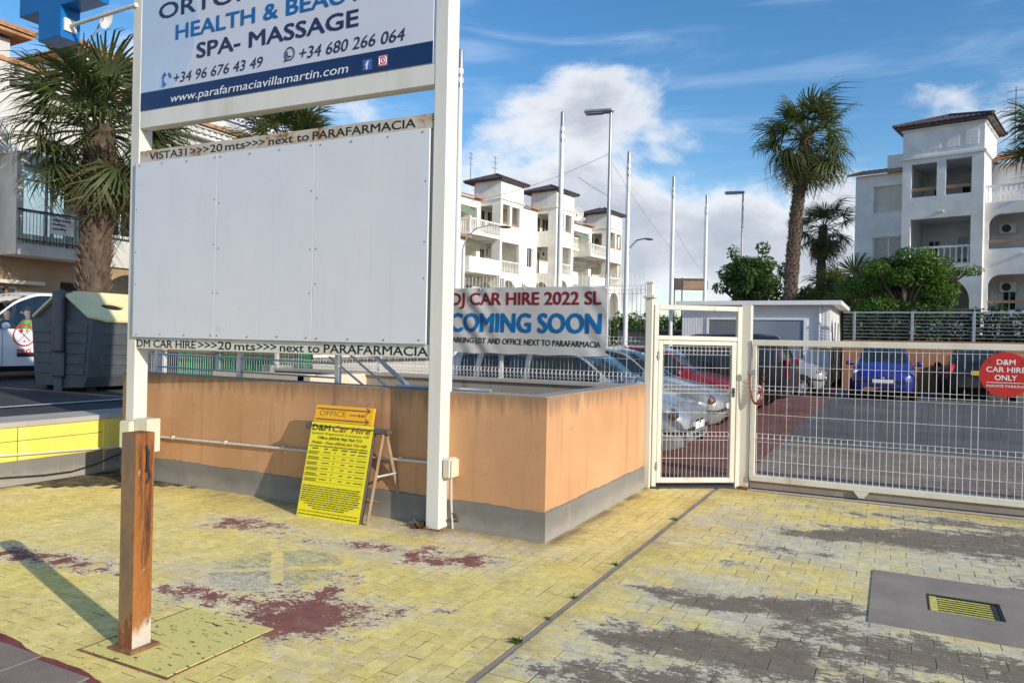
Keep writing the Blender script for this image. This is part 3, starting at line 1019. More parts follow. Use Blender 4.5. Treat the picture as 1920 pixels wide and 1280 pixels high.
# ================================================================ ORANGE ENCLOSURE WALL
enc = thing('orange_wall', 'low orange rendered wall with grey painted base, wrapping the corner by the gate', 'wall', (0, 0, 0))
xl = -7.72
def wline(x, off):                  # parallel to the front face, off metres inwards
    return wall_y(x) + off
mb = MB()
mb.prism([(xl, wline(xl, 0)), (-2.44, 5.40), (-2.44, 8.02), (-2.62, 8.02), (-2.62, wline(-2.62, .18)), (xl, wline(xl, .18))], 'z', 0.235, 1.150)
mb.build('upper_wall', M['orange'], enc)
mb = MB()
e = 0.010
mb.prism([(xl, wline(xl, -e)), (-2.44 + e, 5.40 - e), (-2.44 + e, 8.02), (-2.60, 8.02), (-2.60, wline(-2.60, .2)), (xl, wline(xl, .2))], 'z', -0.05, 0.237)
mb.build('base_band', M['grey_band'], enc)
# hand-painted upper limit of the grey band, never quite straight
mb = MB()
hs_ = [0.004 + .010 * rnd.random() + .004 * math.sin(i * .35) for i in range(220)]
for i in range(105):
    x = -7.70 + i * .05
    mb.quad((x, wline(x, -.0015), .236), (x + .05, wline(x + .05, -.0015), .236), (x + .05, wline(x + .05, -.0015), .237 + hs_[i + 1]), (x, wline(x, -.0015), .237 + hs_[i]))
for i in range(52):
    y = 5.41 + i * .05
    mb.quad((-2.4385, y, .236), (-2.4385, y + .05, .236), (-2.4385, y + .05, .237 + hs_[i + 111]), (-2.4385, y, .237 + hs_[i + 110]))
mb.build('paint_edge', M['grey_band'], enc)
mb = MB()
mb.prism([(xl, wline(xl, .012)), (-2.452, 5.412), (-2.452, 8.012), (-2.635, 8.012), (-2.635, wline(-2.635, .195)), (xl, wline(xl, .195))], 'z', 1.150, 1.157)
mb.build('coping', M['wall_inside'], enc)
back = thing('ramp_back_wall', 'bare grey cement wall under the wire fence behind the orange wall', 'wall', (0, 0, 0))
MB().box(-7.9, -2.64, 7.98, 8.2, -0.05, 1.10).build('wall_body', M['wall_inside'], back)
MB().box(-7.9, -2.64, 7.95, 8.23, 1.10, 1.135).build('coping', M['cement_top'], back)
MB().box(-7.9, -6.35, 6.9, 7.1, -.05, 1.13).box(-6.45, -6.25, 6.9, 7.98, -.05, 1.12).build('cross_wall', M['beige'], back)

# low yellow wall of the raised street
low = thing('low_street_wall', 'low yellow and grey retaining wall along the street at the left edge', 'wall', (0, 0, 0))
MB().box(-8.30, -8.05, -6, 6.4, 0.25, 0.60).build('yellow_band', M['low_yellow'], low)
MB().box(-8.30, -8.038, -6, 6.4, -0.05, 0.252).build('base_band', M['grey_band'], low)
MB().box(-8.60, -8.03, -6, 6.4, 0.60, 0.655).build('coping', M['cement_top'], low)
MB().box(-8.05, -8.03, 5.49, 5.80, 0.02, 0.598).build('end_panel', M['low_yellow'], low)
MB().box(-8.05, -8.026, 5.50, 5.79, 0.02, 0.248).build('end_panel_base', M['grey_band'], low)
mb = MB()
for yy in (3.6, 4.55):
    mb.box(-8.055, -8.046, yy, yy + .006, 0.25, 0.6)
mb.box(-8.055, -8.047, 4.2, 5.48, 0.452, 0.458)
mb.build('seam', M['wood_dark'], low)
MB().tube([(-8.02, -4, .36), (-8.02, 4.39, .325), (-8.02, 5.70, .262), (-8.0, 5.75, .24)], .011, 8).build('conduit', M['conduit'], low)
pts = [(-8.0, 3.4, .10), (-8.0, 4.39, .105), (-8.0, 4.8, .07), (-8.0, 5.1, .065), (-8.0, 5.4, .11), (-8.0, 5.71, .20), (-7.7, 5.70, .23)]
cab = MB().tube(pts, .007, 6).build('black_cable', M['black'])
tag(cab, 'thin black cable sagging along the grey base of the low yellow wall', 'cable')

# rest of the street wall towards the flagpoles
sw2 = thing('far_street_wall', 'pale low wall running beside the row of flagpoles', 'wall', (0, 0, 0))
MB().box(-8.5, -8.3, 8.3, 46, -0.05, 1.15).build('wall_body', M['cement_top'], sw2)

# ================================================================ METAL GATES
def wire_mesh_data(h0, h1, folds, r=0.0024, depth=0.03):
    pts = [(0, 0, h0)]
    for z in folds:
        pts += [(0, 0, z - .045), (0, -depth, z), (0, 0, z + .045)]
    pts.append((0, 0, h1))
    return MB().tube(pts, r, 4, False).mesh('vertical_wire', M['wire'])


def wire_panel(parent, x0, x1, h0, h1, step, folds, singles, r=0.0024, y=0.0):
    me = wire_mesh_data(h0, h1, folds, r)
    n = max(1, int((x1 - x0) / step))
    for i in range(n + 1):
        link('vertical_wire', me, parent, loc=(x0 + (x1 - x0) * i / n + rnd.uniform(-.0022, .0022), y, 0), rot=(rnd.uniform(-.002, .002), rnd.uniform(-.0022, .0022), 0))
    mb = MB()
    for z in folds:
        for dz, yy in ((-.045, 0), (0, -.03), (.045, 0)):
            mb = MB()
            mb.cyl((x0, y + yy - .004, z + dz), (x1, y + yy - .004, z + dz), r, n=4)
            mb.build('horizontal_wire', M['wire'], parent)
    for z in singles:
        MB().cyl((x0, y - .004, z), (x1, y - .004, z), r, n=4).build('horizontal_wire', M['wire'], parent)


# gate post between wall and walk-in gate
gp = thing('gate_post', 'cream steel gate post with a capped neck at the end of the orange wall', 'post', (-2.415, 8.07, 0))
MB().box(-.04, .04, -.04, .04, 0, 2.10, ch=.006).build('shaft', M['gate_steel'], gp)
MB().box(-.065, .065, -.065, .065, 2.10, 2.13, ch=.006).build('collar', M['gate_steel'], gp)
MB().box(-.034, .034, -.034, .034, 2.13, 2.27, ch=.006).box(-.042, .042, -.042, .042, 2.262, 2.282, ch=.004).build('cap', M['gate_steel'], gp)
# walk-in gate, standing at an angle
GA = math.atan2(0.575, 0.86)
pg = thing('pedestrian_gate', 'narrow cream walk-in gate of wire mesh, standing at an angle', 'gate', (-2.375, 8.085, 0), GA)
GW = 1.005
MB().box(.0, .05, -.03, .03, .0, 2.03, ch=.005).box(GW - .045, GW + .005, -.03, .03, 0, 2.03, ch=.005).build('outer_frame', M['gate_steel'], pg)
MB().box(.05, GW - .045, -.03, .03, 1.975, 2.03, ch=.005).box(.05, GW - .045, -.028, .028, 1.64, 1.69, ch=.005).build('transom', M['gate_steel'], pg)
leaf = MB().box(.055, .105, -.025, .025, .06, 1.635, ch=.004).box(GW - .105, GW - .05, -.025, .025, .06, 1.635, ch=.004) \
    .box(.105, GW - .105, -.025, .025, .06, .115, ch=.004).box(.105, GW - .105, -.025, .025, 1.59, 1.635, ch=.004).build('leaf_frame', M['gate_steel'], pg)
MB().box(.0, GW - .05, -.04, .04, .0, .022).build('sill', M['dark_steel'], pg)
wire_panel(pg, .125, GW - .125, .11, 1.60, .047, (1.53, 1.10, .58), (1.34, .84, .33))
for z in (1.42, .20):
    MB().cyl((.052, -.034, z), (.052, -.034, z + .09), .011, n=8).box(.04, .064, -.05, -.028, z + .03, z + .05).build('hinge', M['grey_steel'], pg)
MB().box(GW - .092, GW - .066, -.034, -.024, 1.02, 1.12).cyl((GW - .078, -.024, 1.08), (GW - .078, -.05, 1.08), .010, n=8).build('lock', M['dark_steel'], pg)
# centre post
cpost = thing('centre_gate_post', 'weathered cream square post between the walk-in gate and the sliding gate', 'post', (-1.475, 8.685, 0))
MB().box(-.055, .055, -.055, .055, .02, 2.05, ch=.006).build('shaft', M['gate_steel'], cpost)
MB().box(-.09, .09, -.08, .08, 0, .022, ch=.004).build('foot_plate', M['rust_flat'], cpost)
# chain round it
ch = thing('chain', 'rusty loop of chain hanging on the post beside the sliding gate', 'chain', (-1.38, 8.60, 0))
k = 0
loop = []
for i in range(41):
    a = math.pi * i / 40
    loop.append(Vector((-.04 + .15 * (1 - math.cos(a)) / 2 * 1.0, -.03, 1.30 - .34 * math.sin(a))))
for i in range(0, 40):
    p, q = loop[i], loop[i + 1]
    d = (q - p).normalized()
    c = (p + q) / 2
    ring = []
    side = Vector((0, 1, 0)) if i % 2 else d.cross(Vector((0, 1, 0)))
    for j in range(9):
        a = 2 * math.pi * j / 8
        ring.append(c + d * .019 * math.cos(a) + side * .010 * math.sin(a))
    MB().tube(ring, .0038, 5, False).build('chain_link', M['rust'], ch)
MB().box(-.035, .03, -.055, -.02, 1.27, 1.33, ch=.006).build('padlock', M['grey_steel'], ch)

# sliding gate
sg = thing('sliding_gate', 'long cream sliding gate of wire mesh across the car park entrance', 'gate', (-1.40, 8.64, 0))
SG = 6.4
MB().box(0, SG, -.03, .03, 1.60, 1.665, ch=.005).build('top_rail', M['gate_steel'], sg)
MB().box(0, SG, -.035, .035, .10, .165, ch=.005).build('bottom_rail', M['gate_steel'], sg)
MB().box(0, .045, -.028, .028, .165, 1.60, ch=.005).box(SG - .05, SG, -.028, .028, .165, 1.60, ch=.005).build('upright', M['gate_steel'], sg)
MB().box(0, SG, -.012, .03, .022, .10).build('skirt', M['concrete'], sg)
MB().prism([(1.05, .10), (1.20, .10), (1.15, .035), (1.10, .035)], 'y', -.045, -.030).build('wheel_bracket', M['gate_steel'], sg)
wire_panel(sg, .06, SG - .06, .16, 1.605, .061, (1.11, .58), (1.56, 1.37, .84, .33))
rail = MB().box(-1.42, 5.2, 8.56, 8.575, -.01, .010).box(-1.42, 5.2, 8.60, 8.66, -.01, .004).build('gate_track', M['rust'])
tag(rail, 'rusty ground rail under the sliding gate', 'rail')

sgn = thing('red_disc_sign', 'round red private parking sign wired to the sliding gate', 'sign', (0.965, 8.595, 1.37))
MB().lathe([(0.0, -.004), (.214, -.004), (.218, 0), (.214, .004), (0, .004)], 48, axis='y').build('disc', M['sign_red'], sgn, True, 30)
lettering(sgn, 'D&M', -.075, .095, .15, .052, M['white_text'], -.006, .02)
lettering(sgn, 'CAR HIRE', -.160, .022, .32, .052, M['white_text'], -.006, .02)
lettering(sgn, 'ONLY', -.090, -.055, .18, .052, M['white_text'], -.006, .02)
lettering(sgn, 'PRIVATE PARKING', -.155, -.125, .31, .026, M['white_text'], -.006, .01)
MB().box(-.16, .16, -.007, -.005, -.082, -.077).build('line', M['white_text'], sgn)
mb = MB()
for sx in (-.13, .13):
    for sz in (-.1, .12):
        mb.box(sx - .003, sx + .003, -.006, .05, sz - .012, sz + .012)
mb.build('cable_tie', M['black'], sgn)

# ================================================================ WIRE FENCE AND BANNER
fence = thing('wire_fence', 'white wire mesh fence on the grey wall behind the orange wall', 'fence', (-8.0, 8.09, 0))
wire_panel(fence, 0.0, 5.52, 1.15, 2.38, .0505, (2.20, 1.62, 1.22), (1.42, 1.90), .0026)
for x in (0.0, 1.85, 3.7):
    MB().box(x - .025, x + .025, .006, .056, 1.13, 2.36, ch=.004).build('fence_post', M['wire'], fence)
f2 = thing('side_wire_fence', 'white wire mesh fence with green netting seen under the billboard', 'fence', (-11.8, 8.7, 0.35))
wire_panel(f2, 0.0, 3.8, .25, 1.7, .055, (1.22,), (.6, .9), .003)
for x in (0.6, 1.9, 3.2):
    MB().box(x - .03, x + .03, .01, .07, 0, 1.7, ch=.004).build('fence_post', M['pole_white'], f2)
mb = MB()
for i in range(30):
    x = .9 + i * .1
    mb.quad((x, .08 + .02 * (i % 2), .3), (x + .1, .08 + .02 * ((i + 1) % 2), .3), (x + .1, .08 + .02 * ((i + 1) % 2), 1.45), (x, .08 + .02 * (i % 2), 1.45))
mb.build('netting', M['green_net'], f2)
MB().box(.0, 3.6, -.02, .0, .93, .96).build('rail', M['brown_rail'], f2)


def sag(x, z):
    # folds running from the upper left corner and the pull of the ties
    u, w = x + 1.03, z
    d = u * 0.78 - (.82 - w) * 0.62
    s = 0.011 * math.sin(d * 30.0) * math.exp(-((u - .38) / .26) ** 2) + 0.004 * math.sin(u * 7 + w * 3)
    s += 0.008 * math.sin((u + w) * 16) * math.exp(-((u - 1.95) / .16) ** 2)
    return s


ban = thing('car_hire_banner', 'grey fabric banner announcing a car hire, tied to the wire fence', 'banner', (-3.96, 8.035, 1.437))
mb = MB()
nx, nz = 72, 22
vs = []
for j in range(nz + 1):
    for i in range(nx + 1):
        x = -1.06 + 2.10 * i / nx
        z = .80 * j / nz
        zz = z + (0.005 * math.sin(i * .37) if j == 0 else 0) + (.005 * math.cos(i * .52) if j == nz else 0)
        vs.append((x, sag(x, z), zz))
fs = [(j * (nx + 1) + i, j * (nx + 1) + i + 1, (j + 1) * (nx + 1) + i + 1, (j + 1) * (nx + 1) + i) for j in range(nz) for i in range(nx)]
mb.add(vs, fs)
mb.build('cloth', M['banner'], ban, True, 180)
for (s, x, z, w, h, mt, bd) in (('DJ CAR HIRE 2022 SL', -1.02, .595, 2.0, .155, 'banner_red', .030), ('COMING SOON', -1.03, .265, 2.01, .235, 'banner_blue', .038),
                                ('PARKING LOT AND OFFICE NEXT TO PARAFARMACIA', -1.03, .125, 2.01, .072, 'black_text', .018)):
    lettering(ban, s, x, z, w, h, M[mt], -.004, bd, warp=sag, slope=(-.012 if h < .1 else 0))
mb = MB()
for x in (-.6, 0, .55, 1.02):
    mb.box(x - .004, x + .004, sag(x, .79) - .004, .06, .775, .80)
mb.build('tie', M['white_text'], ban)

# ================================================================ BILLBOARD
bb = thing('billboard', 'tall white steel billboard with a pharmacy advert above blank panels', 'billboard', (-3.47, 5.27, 0), R(1.5))
bb.scale = (1.027, 1, 1)
for (x0, x1, dp) in ((-.010, .118, .18), (-3.652, -3.522, .16)):
    p = MB().box(x0, x1, 0, dp, 0.0, 6.2, ch=.008).build('post', M['white_steel'], bb)
    MB().box(x0 - .014, x1 + .014, -.014, dp + .014, 0, .014).build('foot_plate', M['rust_flat'], p)
MB().box(-3.52, -.012, .004, .12, 3.735, 3.915, ch=.006).build('cross_beam', M['white_steel'], bb)
MB().box(-3.52, -.012, .004, .12, 5.75, 5.9, ch=.006).build('cross_beam', M['white_steel'], bb)
MB().box(-3.52, -.012, .010, .05, 3.372, 3.500, ch=.004).build('upper_strip', M['strip_rusty'], bb)
MB().box(-3.52, -.012, .010, .05, 1.435, 1.548, ch=.004).build('lower_strip', M['strip'], bb)
# advert
ad = MB().box(-3.518, -.030, .004, .03, 3.918, 5.74, ch=.003).build('advert_panel', M['sign_white'], bb)
MB().box(-3.5165, -.0315, .001, .003, 3.9195, 4.105).build('blue_band', M['navy'], ad)
mbx = MB().prism([(-3.5165, 4.11), (-3.05, 4.11), (-2.80, 4.38), (-2.72, 4.75), (-2.80, 5.30), (-2.55, 5.70), (-3.5165, 5.70)], 'y', .0030, .0038)
M['pale_blue'] = plain('pale_blue_print', (0.50, 0.60, 0.74), 0.22, var=0.12, vs=0.9, spec=0.7)
mbx.build('pale_corner_print', M['pale_blue'], ad)


def ad_text(s, x, z, w, h, mt, bold=0.03, shear=0.0, y=.0000, sp=1.0):
    lettering(ad, s, x, z, w, h, M[mt], y, bold, shear, spacing=sp)


ad_text('ORTOPEDIA', -3.270, 4.835, 2.02, .165, 'navy_text', .022)
ad_text('HEALTH & BEAUTY', -3.025, 4.590, 2.46, .155, 'blue_text', .030)
ad_text('SPA- MASSAGE', -2.730, 4.360, 1.935, .155, 'navy_text', .030)
ad_text('+34 96 676 43 49', -3.045, 4.150, 1.17, .105, 'navy_text', .010, .18)
ad_text('+34 680 266 064', -1.440, 4.155, 1.13, .112, 'navy_text', .010, .18)
ad_text('www.parafarmaciavillamartin.com', -3.08, 3.958, 2.19, .085, 'white_text', .002, .18, -.001)
# handset mark, speech-bubble mark, two square marks
mb = MB()
pts = []
for i in range(13):
    a = R(115 + 130 * i / 12)
    pts.append((-3.135 + .055 * math.cos(a), .001, 4.205 + .065 * math.sin(a)))
mb.tube(pts, [.017, .019, .016, .012, .010, .009, .009, .009, .010, .012, .016, .019, .017], 6)
mb.build('handset_mark', M['blue_text'], ad)
mb = MB()
for rr_ in (.03, .05):
    mb.tube([(-3.13 + rr_ * math.cos(R(a)), .001, 4.215 + rr_ * math.sin(R(a))) for a in range(-5, 90, 12)], .004, 4)
mb.build('wave_mark', M['navy_text'], ad)
mb = MB()
mb.tube([(-1.555 + .055 * math.cos(R(a)), .001, 4.225 + .058 * math.sin(R(a))) for a in range(-110, 236, 12)] + [(-1.618, .001, 4.160), (-1.574, .001, 4.171)], .0055, 5)
mb.tube([(-1.555 + .030 * math.cos(R(a)), .001, 4.228 + .032 * math.sin(R(a))) for a in range(140, 310, 15)], .007, 5)
mb.build('bubble_mark', M['navy_text'], ad)
M['mark_blue'] = plain('square_mark_blue', (.05, .12, .38), .3)
M['mark_pink'] = plain('square_mark_pink', (.62, .09, .20), .3, var=.25, vs=14)
MB().box(-.735, -.640, -.001, .001, 3.950, 4.045, ch=.0008).build('letter_mark', M['mark_blue'], ad)
lettering(ad, 'f', -.705, 3.958, .034, .075, M['white_text'], -.002, .03)
MB().box(-.575, -.480, -.001, .001, 3.962, 4.057, ch=.0008).build('camera_mark', M['mark_pink'], ad)
mb = MB()
mb.tube([(-.5275 + .035 * sx, -.001, 4.0095 + .035 * sz) for sx, sz in ((-1, -.7), (-1, .7), (-.7, 1), (.7, 1), (1, .7), (1, -.7), (.7, -1), (-.7, -1), (-1, -.7))], .004, 4)
mb.tube([(-.5275 + .017 * math.cos(R(a)), -.001, 4.0095 + .017 * math.sin(R(a))) for a in range(0, 361, 30)], .004, 4)
mb.ellipsoid((-.507, -.001, 4.033), (.004, .002, .004), 6, 4)
mb.build('camera_outline', M['white_text'], ad)
# strip lettering
for (items, z, h) in (((('VISTA31', -3.380, .525), ('>>>', -2.80, .245), ('20', -2.535, .16), ('mts', -2.335, .25), ('>>>', -2.075, .235), ('next to', -1.79, .47), ('PARAFARMACIA', -1.275, 1.085)), 3.398, .078),
                      ((('DM CAR HIRE', -3.512, .835), ('>>>', -2.640, .245), ('20', -2.378, .17), ('mts', -2.165, .26), ('>>>', -1.885, .235), ('next to', -1.605, .455), ('PARAFARMACIA', -1.10, 1.075)), 1.452, .080)):
    for s, x, w in items:
        lettering(bb, s, x, z, w, h, M['black_text'], .0085, .022)
# three blank panels with screws
for (x0, x1) in ((-3.545, -2.402), (-2.398, -1.220), (-1.216, -.030)):
    pn = MB().box(x0, x1, -.022, -.004, 1.553, 3.368, ch=.002).build('blank_panel', M['panel'], bb)
    n = 4
    for i in range(n):
        for z in (1.585, 3.335):
            x = x0 + .05 + (x1 - x0 - .1) * i / (n - 1) + rnd.uniform(-.02, .02)
            MB().cyl((x, -.0225, z + rnd.uniform(-.01, .01)), (x, -.026, z), .0065, n=6).build('screw', M['dark_steel'], pn)
    for z in (2.05, 2.42, 2.9):
        for x in (x0 + .03, x1 - .03):
            z2 = z + rnd.uniform(-.06, .06)
            MB().cyl((x, -.0225, z2), (x, -.026, z2), .0055, n=6).build('screw', M['dark_steel'], pn)
MB().box(-3.545, -.03, -.004, .002, 1.549, 1.555).box(-3.56, -3.547, -.02, .0, 1.55, 3.37).build('panel_edge_trim', M['grey_steel'], bb)
mb = MB()
mb.box(-3.50, -3.40, .05, .11, 1.43, 3.5).box(-.12, -.02, .05, .11, 1.43, 3.5).box(-2.44, -2.36, .05, .1, 1.43, 3.5).box(-1.26, -1.18, .05, .1, 1.43, 3.5)
mb.build('back_brace', M['white_steel'], bb)

# blue cross sign on its arm
cr = thing('blue_cross_sign', 'blue three-dimensional pharmacy cross hung beside the billboard, cut by the top edge', 'sign', (-8.56, 5.10, 5.44))
w, d, ar = .205, .22, .55
poly = [(-w, -ar), (w, -ar), (w, -w), (ar + .17, -w), (ar + .17, w), (w, w), (w, ar), (-w, ar), (-w, w), (-ar - .03, w), (-ar - .03, -w), (-w, -w)]
MB().prism(poly, 'y', 0.0, d).build('box', M['cross_side'], cr)
MB().prism([(x * .985, z * .985) for x, z in poly], 'y', -.004, -.001).build('front_face', M['cross_blue'], cr)
MB().cyl((.20, .10, -.40), (1.40, .06, -.40), .022, n=10).build('arm', M['white_steel'], cr)
MB().box(.205, .225, .03, .17, -.47, -.33).build('bracket', M['white_steel'], cr)
MB().cyl((.20, .10, -.2), (.20, .10, .1), .02, n=6).build('hanger', M['grey_steel'], cr)

# ================================================================ THINGS ON THE FORECOURT
post = thing('rusty_post', 'square steel post eaten by orange rust, standing on a small base plate in front', 'post', (-3.408, 2.517, 0))
mb = MB()
hw, hd, ht = .053, .053, 1.095
mb.mi = 0
vs = [(-hw, -hd, .02), (hw, -hd, .02), (hw, hd, .02), (-hw, hd, .02), (-hw, -hd, ht), (hw, -hd, ht), (hw, hd, ht), (-hw, hd, ht)]
nseg = 12
for (a, b, mi) in ((0, 1, 1), (1, 2, 0), (2, 3, 0), (3, 0, 1)):
    mb.mi = mi
    for k in range(nseg):
        z0, z1 = .02 + (ht - .02) * k / nseg, .02 + (ht - .02) * (k + 1) / nseg
        mb.quad((vs[a][0], vs[a][1], z0), (vs[b][0], vs[b][1], z0), (vs[b][0], vs[b][1], z1), (vs[a][0], vs[a][1], z1))
mb.mi = 0
mb.quad(vs[4], vs[5], vs[6], vs[7])
mb.build('shaft', [M['rust'], M['rust_dull']], post)
MB().box(-.088, .088, -.085, .085, .006, .021, ch=.004).build('base_plate', M['rust_flat'], post)
MB().tube([(.054, .005, 1.03), (.072, .005, 1.0), (.070, .005, .93), (.054, .005, .90)], .007, 6).tube([(.058, .012, .94), (.064, .022, .87), (.057, .006, .84)], .006, 5).build('hasp', M['dark_steel'], post)

# A-board on a little trestle
ab = thing('advertising_board', 'leaning yellow car hire price board with an orange office strip on top', 'sign board', (-4.385, 5.085, 0), R(1.0))
tilt = Matrix.Rotation(R(-13), 4, 'X')
sk = Matrix.Identity(4)
def ab_part(mbx, name, mat):
    mbx.v = [tuple(tilt @ Vector(p)) for p in mbx.v]
    return mbx.build(name, mat, ab)
board = ab_part(MB().box(-.345, .345, 0, .02, .0, .845), 'board', M['sign_yellow'])
ab_part(MB().box(-.352, -.346, .001, .045, 0, .85).box(.346, .352, .001, .045, 0, .85).box(-.346, .346, .0205, .045, 0, .85), 'board_edge', M['wood_dark'])
ab_part(MB().box(-.325, .325, -.003, .017, .849, 1.0), 'office_strip', M['sign_orange'])


def ab_text(s, x, z, w, h, mt, bold=.0, shear=0.0):
    o = lettering(ab, s, x, z, w, h, M[mt], -.0045, bold, shear)
    o.data.transform(tilt)


M['brown_text'] = plain('brown_red_lettering', (.30, .07, .02), .5)
M['ochre_text'] = plain('ochre_lettering', (.34, .19, .01), .5)
M['olive_text'] = plain('olive_black_lettering', (.055, .05, .012), .5)
ab_text('D&M', -.325, .768, .20, .056, 'black_text', .012)
ab_text('Car Hire', -.095, .768, .415, .054, 'brown_text', .010, .15)
ab_text('Spanish Registered Company CIF', -.325, .735, .645, .018, 'ochre_text', .004)
ab_text('Office (0034) 966 764 713', -.245, .692, .49, .026, 'olive_text', .006)
ab_text('Mobile - Dean (0034) 663 754 928', -.305, .650, .61, .024, 'brown_text', .005, .1)
ab_text('OFFICE', -.275, .905, .30, .048, 'ochre_text', -.005)
mb = MB()
for z in (.872, .968):
    mb.box(-.30, .29, -.0075, -.0045, z - .005, z + .005)
    for sz in (-1, 1):
        mb.add([(.295, -.0076, z), (.25, -.0076, z + sz * .03), (.245, -.0076, z + sz * .022), (.28, -.0076, z)], [(0, 1, 2, 3)])
mb.box(.07, .15, -.0075, -.0045, .922, .928).box(.165, .185, -.0075, -.0045, .915, .935).box(.20, .215, -.0075, -.0045, .915, .935).box(.23, .242, -.0075, -.0045, .915, .935)
ab_part(mb, 'arrow', M['brown_text'])
mb = MB()      # price table too small to read
for k in range(6):
    z = .575 - k * .048
    for dz in (0, -.014):
        mb.box(-.325, -.325 + rnd.uniform(.10, .145), -.0055, -.0045, z + dz, z + dz + .0045)
    mb.box(-.155, -.075, -.0055, -.0045, z, z + .0055)
    mb.box(-.03, -.02, -.0055, -.0045, z, z + .010)
    mb.box(.06, .10, -.0055, -.0045, z, z + .006)
    mb.box(.15, .195, -.0055, -.0045, z, z + .006)
    mb.box(.225, .325, -.0055, -.0045, z, z + .0055)
    mb.box(-.33, .33, -.0052, -.0045, z - .022, z - .0205)
mb.box(-.29, -.22, -.0055, -.0045, .603, .611).box(-.15, -.11, -.0055, -.0045, .603, .611).box(-.06, .0, -.0055, -.0045, .603, .611).box(.04, .11, -.0055, -.0045, .603, .611).box(.14, .21, -.0055, -.0045, .603, .611).box(.23, .32, -.0055, -.0045, .603, .611)
ab_part(mb, 'price_table', M['olive_text'])
for nm, rows, mt in (('small_print', [(.27 - i * .019) for i in range(11)], 'olive_text'), ('foot_line', [.050], 'ochre_text'), ('note_line', [.625], 'olive_text'), ('bottom_line', [.022], 'black_text')):
    mb = MB()
    for i, z in enumerate(rows):
        ind = .0 if i < 8 else (i - 7) * .05
        x = -.325 + ind
        while x < .31 - ind:
            l = rnd.uniform(.018, .06)
            mb.box(x, min(x + l, .325 - ind), -.0055, -.0045, z, z + rnd.uniform(.0048, .007))
            x += l + .008
    ab_part(mb, nm, M[mt])
tr = thing('folding_trestle', 'small folding wooden trestle propping up the yellow price board', 'trestle', (-4.385, 5.30, 0), R(1.0))
MB().box(-.43, .50, -.035, .035, .755, .80, ch=.01).build('top_bar', M['wood_dark'], tr)
for sx in (-.36, .44):
    MB().tube([(sx, -.02, .76), (sx - .02, -.20 if sx > 0 else -.12, .012)], .014, 6).build('leg', M['wood'], tr)
    MB().tube([(sx, .02, .76), (sx + .10, .16, .012)], .016, 6).build('leg', M['wood'], tr)
MB().tube([(.405, -.10, .39), (.50, .095, .41)], .012, 6).build('spreader', M['aluminium'], tr)
MB().tube([(-.36, .09, .15), (.52, .135, .12)], .014, 6).build('cross_bar', M['wood'], tr)

# conduit along the orange wall, boxes
def wp(u, z, off=0.0):              # point on the orange front face, u metres left of the corner
    x = -2.44 - u * .9984
    return (x, wall_y(x) - off, z)
pipe = thing('wall_conduit', 'pale plastic conduit running along the orange wall to the meter box', 'pipe', (0, 0, 0))
MB().tube([wp(4.86, .475, .022), wp(3.2, .503, .022), wp(1.2, .537, .022), wp(1.02, .54, .022)], .0125, 8).build('tube', M['conduit'], pipe)
for u in (4.4, 3.6, 2.8, 2.0, 1.4):
    a = wp(u, .482 + (4.86 - u) * .0171, .020)
    MB().box(a[0] - .010, a[0] + .010, a[1] - .018, a[1] + .014, a[2] - .018, a[2] + .018).build('clip', M['conduit'], pipe)
mbox = thing('meter_box', 'beige electrical meter box behind the rusty post', 'box', (-6.86, 5.07, .56), R(1.5))
MB().box(-.16, .0, -.10, .06, -.14, .14, ch=.01).build('case', M['beige_plastic'], mbox)
MB().box(-.15, -.01, -.108, -.101, -.13, .13, ch=.006).build('door', M['beige_plastic'], mbox)
MB().box(-.04, -.022, -.114, -.107, -.04, .0).build('latch', M['black'], mbox)
mb2 = MB().box(.003, .20, -.06, .10, -.17, .17, ch=.01).build('side_case', M['beige_plastic'], mbox)
jb = thing('junction_box', 'small pale junction box fixed to the right leg of the billboard', 'box', (-3.30, 5.36, .52), R(1.5))
MB().box(-.045, .035, -.06, .07, -.085, .085, ch=.015).build('case', M['beige_plastic'], jb)
MB().box(.034, .05, -.055, .065, -.075, .075, ch=.008).build('lid', M['beige_plastic'], jb)
MB().tube([(.0, .02, -.08), (.0, .03, -.3), (.01, .04, -.52)], .008, 6).build('cable', M['conduit'], jb)

# hand rails of the stair behind the wall
hr = thing('stair_railing', 'grey steel stair railing behind the orange wall under the billboard', 'railing', (0, 0, 0))
def ip(u, z, off=-.24):
    return wp(u, z, off)
for u in (5.02, 3.70, 2.36):
    a = ip(u, 0)
    MB().box(a[0] - .025, a[0] + .025, a[1] - .025, a[1] + .025, 1.10, 1.75, ch=.004).build('upright', M['aluminium'], hr)
MB().tube([ip(5.02, 1.72), ip(2.36, 1.72)], .022, 8).build('hand_rail', M['aluminium'], hr)
for z in (1.22, 1.36):
    MB().tube([ip(5.02, z), ip(2.36, z - .02)], .010, 6).build('rail', M['aluminium'], hr)
for (u0, z0, u1, r) in ((2.34, 1.32, 2.07, .011), (2.17, 1.40, 1.79, .011), (1.90, 1.42, 1.52, .022)):
    k = (z0 - 1.0) / (z0 - 1.16)
    MB().tube([ip(u0 + (u0 - u1) * .5, z0 + (z0 - 1.16) * .5), ip(u0 + (u1 - u0) * k, 1.0)], r, 8).build('sloping_rail', M['aluminium'], hr)
MB().tube([ip(1.55, 1.168, -.1), ip(.57, 1.176, -.1)], .014, 8).build('end_rail', M['aluminium'], hr)

